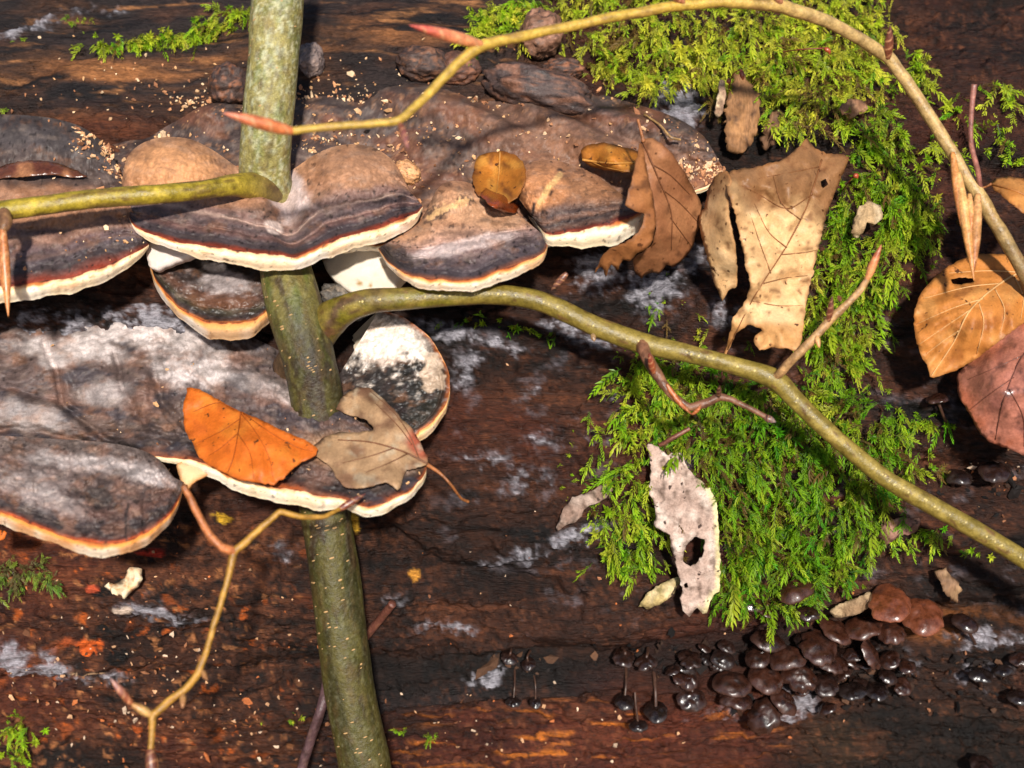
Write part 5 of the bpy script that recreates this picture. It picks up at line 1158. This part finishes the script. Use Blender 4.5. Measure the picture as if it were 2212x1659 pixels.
# ------------------------------------------------------------------ moss
def moss_templates():
    T = []
    r_ = np.random.default_rng(5)
    for kind in range(7):
        Vs, Fs, Gs = [], [], []          # Gs: 0 base .. 1 tip
        def axis(p0, d, L, nl, ls, g0):
            d = d / np.linalg.norm(d)
            up = np.array([0, 0, 1.0]); side = np.cross(up, d); side /= np.linalg.norm(side) + 1e-9
            up = np.cross(d, side)
            bend = r_.uniform(-.2, .2)
            pos = lambda t: p0 + d * L * t + side * bend * L * t * t - up * .12 * L * t * t
            # thin stem strip
            n0 = len(Vs)
            for k in range(4):
                q = pos(k / 3); w = .012 * (1 - .6 * k / 3)
                Vs.extend([q - side * w, q + side * w]); Gs.extend([g0 * .5] * 2)
            for k in range(3): Fs.append((n0 + 2 * k, n0 + 2 * k + 1, n0 + 2 * k + 3)); Fs.append((n0 + 2 * k, n0 + 2 * k + 3, n0 + 2 * k + 2))
            for i in range(nl):
                t = .08 + .92 * i / (nl - 1)
                q = pos(min(t, 1)); s = 1 if i % 2 else -1
                l = ls * .9 * (.75 + .5 * math.sin(math.pi * min(1, t * 1.05)) ) * r_.uniform(.8, 1.2)
                an = math.radians(r_.uniform(30, 62) * (1 - .55 * t)); el = r_.uniform(-.5, 1.0)
                if i == nl - 1: an = 0
                dd = d * math.cos(an) + s * side * math.sin(an) + up * el * .6; dd /= np.linalg.norm(dd)
                ww = np.cross(dd, up); ww /= np.linalg.norm(ww) + 1e-9
                w = l * .15
                n0 = len(Vs)
                Vs.extend([q, q + dd * l * .4 + ww * w + up * w * .5, q + dd * l, q + dd * l * .4 - ww * w + up * w * .5])
                g = g0 + (1 - g0) * t
                Gs.extend([g * .8, g, min(1, g + .12), g]); Fs.append((n0, n0 + 1, n0 + 2)); Fs.append((n0, n0 + 2, n0 + 3))
        d0 = np.array([1.0, 0, 0])
        nl = [20, 22, 20, 18, 22, 20, 16][kind]
        axis(np.zeros(3), d0, 1.0, nl, [.19, .17, .22, .20, .16, .18, .28][kind], .2)
        for b in range([0, 2, 3, 0, 2, 1, 0][kind]):
            t = r_.uniform(.15, .75); s = 1 if b % 2 else -1
            axis(np.array([t, 0, -.12 * t * t]), np.array([math.cos(.9), s * math.sin(.9), r_.uniform(-.1, .5)]), r_.uniform(.28, .5), 11, .12, .45)
        T.append((np.array(Vs), np.array(Fs), np.array(Gs)))
    for kind in range(3):                     # star-like tips seen end on
        Vs, Fs, Gs = [], [], []
        nl = 16
        for i in range(nl):
            a = i * 2.399 + r_.uniform(-.2, .2); k = i / nl
            q = np.array([.12 + .3 * k, 0, 0]); l = (.5 - .22 * k) * r_.uniform(.8, 1.2)
            el = .25 + 1.0 * k
            dd = np.array([math.sin(el), math.cos(a) * math.cos(el), math.sin(a) * math.cos(el)])
            ww = np.cross(dd, [1, 0, 0]); ww /= np.linalg.norm(ww); w = l * .17; up = np.cross(ww, dd)
            n0 = len(Vs)
            Vs.extend([q, q + dd * l * .4 + ww * w + up * w * .5, q + dd * l, q + dd * l * .4 - ww * w + up * w * .5])
            Gs.extend([.35 + .4 * k, .55 + .4 * k, .7 + .3 * k, .55 + .4 * k]); Fs.append((n0, n0 + 1, n0 + 2)); Fs.append((n0, n0 + 2, n0 + 3))
        T.append((np.array(Vs), np.array(Fs), np.array(Gs)))
    return T
MT = moss_templates()

def build_moss(label, pts, name='moss', seed=1, length=(22, 50), mound=.010, hue=0.0, brown=.12, down=90, spread=85, dull=0.0, lift=(.0, 1.1), tone=1.0):
    """pts: array of u, v roots; one mass of shoots"""
    r_ = np.random.default_rng(seed)
    n = len(pts); u, v = pts[:, 0], pts[:, 1]
    z = HZ(u, v) + r_.uniform(0, 1, n) ** 1.5 * mound - .001
    B = P(u, v, z)
    flow = down + spread * 1.3 * fbm(u / 120, v / 120, seed, 2, seed + 70) + r_.normal(0, spread * .5, n)
    ang = np.radians(flow); el = r_.uniform(*lift, n)
    kind = r_.integers(0, len(MT), n)
    ro = kind >= 7; el = np.where(ro, r_.uniform(.5, 1.4, n), el); Ls_k = np.where(ro, .62, 1.0)
    X = np.stack([np.cos(ang) * np.cos(el), -np.sin(ang) * np.cos(el), np.sin(el)], -1)
    up = np.tile([0, .25, 1.0], (n, 1)) + r_.normal(0, .35, (n, 3))
    Y = np.cross(up, X); Y /= np.linalg.norm(Y, axis=1)[:, None]; Zz = np.cross(X, Y)
    Ls = r_.uniform(*length, n) * SC * Ls_k * np.exp(r_.normal(0, .22, n))
    br = (r_.uniform(0, 1, n) < brown); hv = hue + .5 * fbm(u / 90, v / 90, 3, 3, 77) + r_.normal(0, .36, n)
    AV, AF, AC, off = [], [], [], 0
    tipc = np.array([S(176, 200, 48), S(120, 180, 28), S(196, 206, 80), S(96, 160, 22)]); 
    for k in range(len(MT)):
        Vt, Ft, Gt = MT[k]; ix = np.where(kind == k)[0]
        if not len(ix): continue
        q = Vt[None] * Ls[ix][:, None, None]
        Wv = B[ix][:, None] + q[..., :1] * X[ix][:, None] + q[..., 1:2] * Y[ix][:, None] + q[..., 2:] * Zz[ix][:, None]
        droop = (np.linalg.norm(Vt[:, :2], axis=1) ** 2)[None] * Ls[ix][:, None] * .25
        Wv[..., 1] -= droop
        h = np.clip(hv[ix], -1, 1)[:, None, None]
        yy = S(168, 204, 34, 1.); young = np.where(h > 0, yy + (S(222, 214, 70, 1.0) - yy) * h, yy + (S(88, 172, 14, .95) - yy) * -h)
        old = np.where(h > 0, S(96, 104, 16, .75), S(50, 92, 12, .75)) * np.ones_like(young)  # older growth, with shade low in the mat also painted into the bases
        g = Gt[None, :, None]
        c = old + (young - old) * np.clip(g * 1.15 - .1, 0, 1)
        bm = br[ix][:, None, None]
        c = np.where(bm, np.array(S(112, 88, 40)) * (.7 + .7 * g), c)
        c = c + (np.array(S(96, 104, 70)) - c) * dull
        c = c * tone * (1 + .35 * np.clip(fbm(u[ix] / 30, v[ix] / 30, 5, 3, seed + 5), -1, 1))[:, None, None]
        AV.append(Wv.reshape(-1, 3)); AC.append(c.reshape(-1, 3))
        AF.append((Ft[None] + (np.arange(len(ix)) * len(Vt))[:, None, None]).reshape(-1, 3) + off); off += len(ix) * len(Vt)
    o = obj(name, np.concatenate(AV), np.concatenate(AF), M_MOSS, None, np.concatenate(AC), smooth=False, kind='stuff')
    return tag(o, label, 'moss', 'moss patches on the log')

def scatter(polys, dens, seed, hole=()):
    r_ = np.random.default_rng(seed); out = []
    for poly, k in polys:
        p = np.array(poly, float); lo, hi = p.min(0), p.max(0)
        n = int(np.prod(hi - lo) * dens * k)
        q = r_.uniform(lo, hi, (n, 2)); jt = np.where(r_.uniform(0, 1, n) < .14, 46, 15)
        q = r_.uniform(lo - 50, hi + 50, (n, 2)); q = q[inpoly(q[:, 0] + jt * r_.normal(size=n), q[:, 1] + jt * r_.normal(size=n), poly)]
        out.append(q)
    q = np.concatenate(out)
    gap = fbm(q[:, 0] / 42, q[:, 1] / 42, seed, 3, seed) + .25 * r_.normal(size=len(q))
    q = q[gap > -.24]
    for h in hole: q = q[~((ell(q[:, 0], q[:, 1], *h) < 1))]
    return q
def spots(lst, seed):
    r_ = np.random.default_rng(seed); out = []
    for (u, v, ru, rv, n) in lst: out.append(np.column_stack([u + ru * r_.normal(size=n) * .5, v + rv * r_.normal(size=n) * .5]))
    return np.concatenate(out)

HOLES = [(1600, 240, 42, 75), (1480, 225, 50, 55), (1440, 280, 60, 40), (1670, 285, 30, 40)]
pA = scatter([([(1240, -40), (1900, -40), (1925, 60), (1880, 190), (1840, 270), (1760, 290), (1650, 270), (1560, 240), (1460, 190), (1330, 180), (1260, 110)], 1.0), ([(1680, 40), (1880, 60), (1900, 220), (1780, 280), (1690, 240)], .5),
              ([(1040, 10), (1250, -30), (1260, 70), (1170, 60), (1110, 90), (1050, 60)], .8), ([(1490, 100), (1600, 120), (1560, 230), (1500, 220)], .15)], .021, 41, HOLES)
build_moss('thick yellow-green moss mat across the top right, behind the arching twig', pA, seed=42, hue=.55, brown=.2, mound=.014)
pB = scatter([([(1820, 300), (1900, 200), (1960, 290), (1940, 370), (2010, 430), (2035, 490), (1960, 560), (1910, 620), (1890, 720), (1840, 800), (1750, 820), (1745, 700), (1770, 560), (1800, 430), (1835, 350)], 1.35), ([(1900, 380), (1990, 390), (2045, 450), (2030, 520), (1950, 570), (1890, 560)], .8)], .0175, 43, [(1880, 470, 34, 40)])
build_moss('fresh green moss column between the large tan leaf and the ribbed orange leaf', pB, seed=44, hue=.05, brown=.12, mound=.012, tone=.86)
pC = scatter([([(1720, 830), (1860, 830), (1960, 950), (1960, 1000), (1900, 1060), (1890, 1140), (1850, 1230), (1790, 1260), (1730, 1325), (1640, 1310), (1560, 1300), (1550, 1080), (1490, 1000), (1430, 930), (1500, 800), (1640, 820)], 1.0), ([(1560, 1180), (1800, 1150), (1740, 1330), (1650, 1320), (1570, 1300)], .6)], .019, 45, [(1350, 1160, 30, 60)])
build_moss('deep green moss cushion under the long branch', pC, seed=46, hue=-.25, brown=.16, mound=.016, tone=.74)
pD = scatter([([(1320, 830), (1390, 765), (1480, 790), (1510, 860), (1480, 920), (1400, 945), (1325, 935)], 1.7), ([(1295, 1050), (1395, 960), (1415, 1080), (1440, 1180), (1370, 1225), (1295, 1200)], 1.2), ([(1420, 700), (1540, 700), (1580, 770), (1480, 790)], .6)], .017, 47, [])
build_moss('bright starry moss tufts left of the long bark flake', pD, seed=48, hue=.1, brown=.08, tone=.9, length=(28, 52), mound=.012, spread=110)
build_moss('moss fringe creeping along a crack at the top left', spots([(230, 94, 60, 6, 22), (310, 84, 70, 12, 50), (390, 74, 70, 16, 60), (460, 50, 60, 14, 46), (520, 20, 50, 16, 46)], 49), seed=50, hue=.3, brown=.05, length=(26, 46), mound=.006, spread=70)
build_moss('feathery moss fronds under the fork of the arching twig', np.concatenate([spots([(1060, 70, 50, 20, 20), (1100, 40, 60, 20, 24), (1030, 125, 40, 10, 8), (1150, 20, 60, 16, 20)], 51)]), seed=52, hue=.3, brown=.05, length=(50, 80), mound=.008, down=160, spread=30)
build_moss('loose bright moss sprigs along the right edge beside the arching twig', spots([(1985, 150, 24, 36, 34), (2060, 230, 34, 34, 16), (2150, 190, 60, 16, 12), (2180, 215, 40, 20, 10), (2030, 330, 50, 30, 14), (2150, 280, 50, 40, 10), (2180, 320, 40, 40, 8), (2000, 370, 40, 30, 10), (1960, 180, 40, 40, 10)], 53), seed=54, hue=.15, brown=.05, length=(30, 60), mound=.012, spread=120)
build_moss('sparse moss sprigs on dark wood below the dark red leaf', spots([(1990, 905, 70, 14, 26), (1940, 955, 50, 14, 12), (1960, 1145, 60, 16, 14), (2020, 1150, 40, 16, 8), (1900, 1180, 50, 24, 10), (2100, 1200, 40, 16, 5), (1990, 1010, 50, 20, 10)], 55), seed=56, hue=-.2, brown=.05, length=(30, 50), mound=.006, spread=100)
build_moss('few tiny moss shoots right of the foot of the stem', spots([(925, 1590, 24, 12, 9), (870, 1580, 20, 10, 5), (620, 1550, 60, 10, 5)], 57), seed=58, hue=.1, brown=.0, length=(18, 32), mound=.004, spread=160)
build_moss('dull grey-green moss at the far left under the lower bracket', spots([(50, 1230, 70, 26, 36), (20, 1260, 50, 30, 20), (100, 1250, 40, 20, 12)], 59), seed=60, hue=-.1, brown=.25, length=(20, 40), mound=.006, spread=120, dull=.55)
build_moss('small bright moss patch in the bottom left corner', spots([(40, 1580, 40, 40, 30), (20, 1630, 30, 20, 12)], 61), seed=62, hue=0, brown=.0, length=(22, 40), mound=.006, spread=120)
build_moss('tiny moss tufts in the shade under the curving branch', spots([(1010, 690, 60, 10, 16), (1120, 708, 40, 8, 10), (1190, 720, 30, 8, 6), (1420, 660, 30, 40, 14), (1260, 1000, 40, 60, 12), (1220, 1040, 30, 40, 6)], 63), seed=64, hue=-.2, brown=.1, length=(16, 30), mound=.004, spread=120)
build_moss('scrap of pale moss at the upper left edge', spots([(8, 235, 12, 6, 5), (170, 42, 24, 8, 10), (40, 85, 20, 10, 7)], 65), seed=66, hue=.2, brown=.0, length=(20, 34), mound=.004, spread=60, dull=.3)

# red spore capsules on wiry stalks in the moss
for lb, pts, cu, cv in [('red-brown moss capsule above the bare wood splinter', [(1574, 215, .0, 1.3), (1576, 185, .018, 1.2), (1584, 160, .024, 1.2), (1600, 150, .028, 1.2)], 1603, 165),
                        ('small round moss capsule beside the red-brown one', [(1572, 230, .0, 1.2), (1574, 195, .016, 1.1), (1575, 180, .02, 1.1)], 1573, 172),
                        ('reddish moss capsule on a long curved stalk in the upper moss', [(1665, 118, .0, 1.6), (1720, 108, .024, 1.5), (1780, 104, .028, 1.5)], 1790, 110),
                        ('red moss capsule at the top corner of the tan leaf', [(1820, 412, .01, 1.2), (1832, 395, .024, 1.2), (1844, 382, .028, 1.2)], 1850, 378)]:
    z0 = float(HZ(pts[0][0], pts[0][1]))
    pts = [(a, b, z0 + c, d) for a, b, c, d in pts]
    o = empty('moss_capsule', P(*pts[0][:3]), lb, 'moss capsule', 'moss capsules')
    tube('stalk', pts, M_STALK, o, S(120, 52, 34), n=24, seg=6)
    tube('capsule', [(pts[-1][0], pts[-1][1], pts[-1][2], 2), ((pts[-1][0] + cu) / 2 + .5, (pts[-1][1] + cv) / 2, pts[-1][2] + .001, 5.5), (cu + 1, cv + 1, pts[-1][2] + .001, 4.5), (cu + 2, cv + 8, pts[-1][2] + .001, 1)], M_MUSH, o, S(150, 66, 36), n=14, seg=10)

# ------------------------------------------------------------------ crumbs of wood dust
def crumbs(name, label, pos, size, seed, cols):
    r_ = np.random.default_rng(seed)
    ico = np.array([(0, 0, 1), (.9, 0, .3), (.28, .85, .3), (-.73, .53, .3), (-.73, -.53, .3), (.28, -.85, .3), (.5, .5, -.5), (-.6, .1, -.6), (.2, -.6, -.6)])
    fc = np.array([(0, 1, 2), (0, 2, 3), (0, 3, 4), (0, 4, 5), (0, 5, 1), (1, 6, 2), (2, 6, 7), (2, 7, 3), (3, 7, 4), (4, 7, 8), (4, 8, 5), (5, 8, 1), (1, 8, 6), (6, 8, 7)])
    n = len(pos)
    s = size * SC * np.exp(r_.normal(0, .45, n))
    V = ico[None] * (1 + .35 * r_.normal(size=(n, 9, 3))) * s[:, None, None] * np.stack([r_.uniform(.6, 1.9, n), r_.uniform(.6, 1.1, n), r_.uniform(.5, 1, n)], -1)[:, None]
    a = r_.uniform(0, math.pi, n); ca, sa = np.cos(a)[:, None], np.sin(a)[:, None]
    V = np.stack([V[..., 0] * ca - V[..., 1] * sa, V[..., 0] * sa + V[..., 1] * ca, V[..., 2]], -1) + pos[:, None]
    F = (fc[None] + (np.arange(n) * 9)[:, None, None]).reshape(-1, 3)
    cc = np.array(cols)[r_.integers(0, len(cols), n)] * r_.uniform(.7, 1.2, n)[:, None]
    o = obj(name, V.reshape(-1, 3), F, M_CRUMB, None, np.repeat(cc, 9, 0), smooth=False, kind='stuff')
    return tag(o, label, 'wood crumbs')
def on_top(key, n, wf, seed, off=.0006):
    U, Vv, Z, T, BS = TOPS[key]; r_ = np.random.default_rng(seed)
    w = np.clip(wf(U, Vv, T), 0, None); w = w * (T < .97) * (T > .02) * (.12 + sst(14, -4, BS)); w = (w / w.sum()).ravel()
    i = r_.choice(U.size, n, p=w)
    return P(U.ravel()[i] + r_.normal(0, 2, n), Vv.ravel()[i] + r_.normal(0, 2, n), Z.ravel()[i] + off)
cl = lambda U, V, s: sst(-.05, .5, fbm(U / 45, V / 26, 3, 4, s))
wE = lambda U, V, T: .03 + 2.0 * cl(U, V, 71) * (blob(U, V, 700, 250, 220, 60) + blob(U, V, 940, 270, 160, 50, 15) + .8 * blob(U, V, 320, 300, 110, 34, 15) + .5 * blob(U, V, 1100, 260, 200, 30, 20)) + .25 * blob(U, V, 1480, 320, 120, 30, 25)
frass = [S(226, 180, 136), S(236, 200, 160), S(190, 132, 92), S(210, 160, 112), S(150, 100, 70)]
crumbs('wood_crumbs', 'scattered pale wood crumbs and dust on the upper fungus crust', on_top('E', 1500, wE, 81), 2.4, 82, frass)
crumbs('wood_crumbs', 'sprinkle of pale wood crumbs on the upper left bracket', on_top('A', 300, lambda U, V, T: .002 + 2 * blob(U, V, 240, 300, 70, 40, 20) * sst(-.2, .3, fbm(U / 40, V / 30, 1, 3, 9)), 83), 2.6, 84, frass)
crumbs('wood_crumbs', 'fine crumbs on the lower grey shelf', on_top('G', 90, lambda U, V, T: .3 + .4 * blob(U, V, 720, 950, 140, 60), 85), 1.6, 86, frass)
def on_log(n, boxes, seed):
    r_ = np.random.default_rng(seed); q = []
    for (u, v, ru, rv, k) in boxes: q.append(np.column_stack([u + r_.normal(0, ru, k), v + r_.normal(0, rv, k)]))
    q = np.concatenate(q); return P(q[:, 0], q[:, 1], HZ(q[:, 0], q[:, 1]) + .0008)
crumbs('wood_crumbs', 'specks of wood dust on the log above the shelf', on_log(0, [(300, 200, 200, 60, 90), (800, 160, 140, 40, 90), (660, 215, 110, 14, 220), (470, 225, 60, 12, 110), (1250, 190, 80, 40, 80)], 87), 2.4, 88, frass)
crumbs('wood_crumbs', 'crumbly wood bits on the log below the lower shelf', on_log(0, [(300, 1420, 240, 130, 220), (450, 1560, 200, 60, 130), (1100, 1300, 260, 160, 40), (1850, 1450, 260, 90, 50), (2120, 1040, 70, 40, 50), (1000, 1600, 260, 40, 60)], 89), 2.6, 90, [S(150, 100, 70), S(196, 150, 112), S(110, 70, 48), S(176, 100, 56), S(205, 176, 150)])
crumbs('rotten_remains', 'black rotten scraps between the small brown mushrooms', on_log(0, [(1640, 1450, 110, 50, 60), (1480, 1420, 90, 22, 50), (1860, 1480, 90, 26, 60), (1130, 1430, 70, 14, 26), (2120, 1050, 60, 30, 40), (2110, 1470, 60, 30, 24)], 91), 5.5, 92, [S(30, 23, 21), S(52, 36, 28), S(20, 17, 17), S(84, 58, 42)])
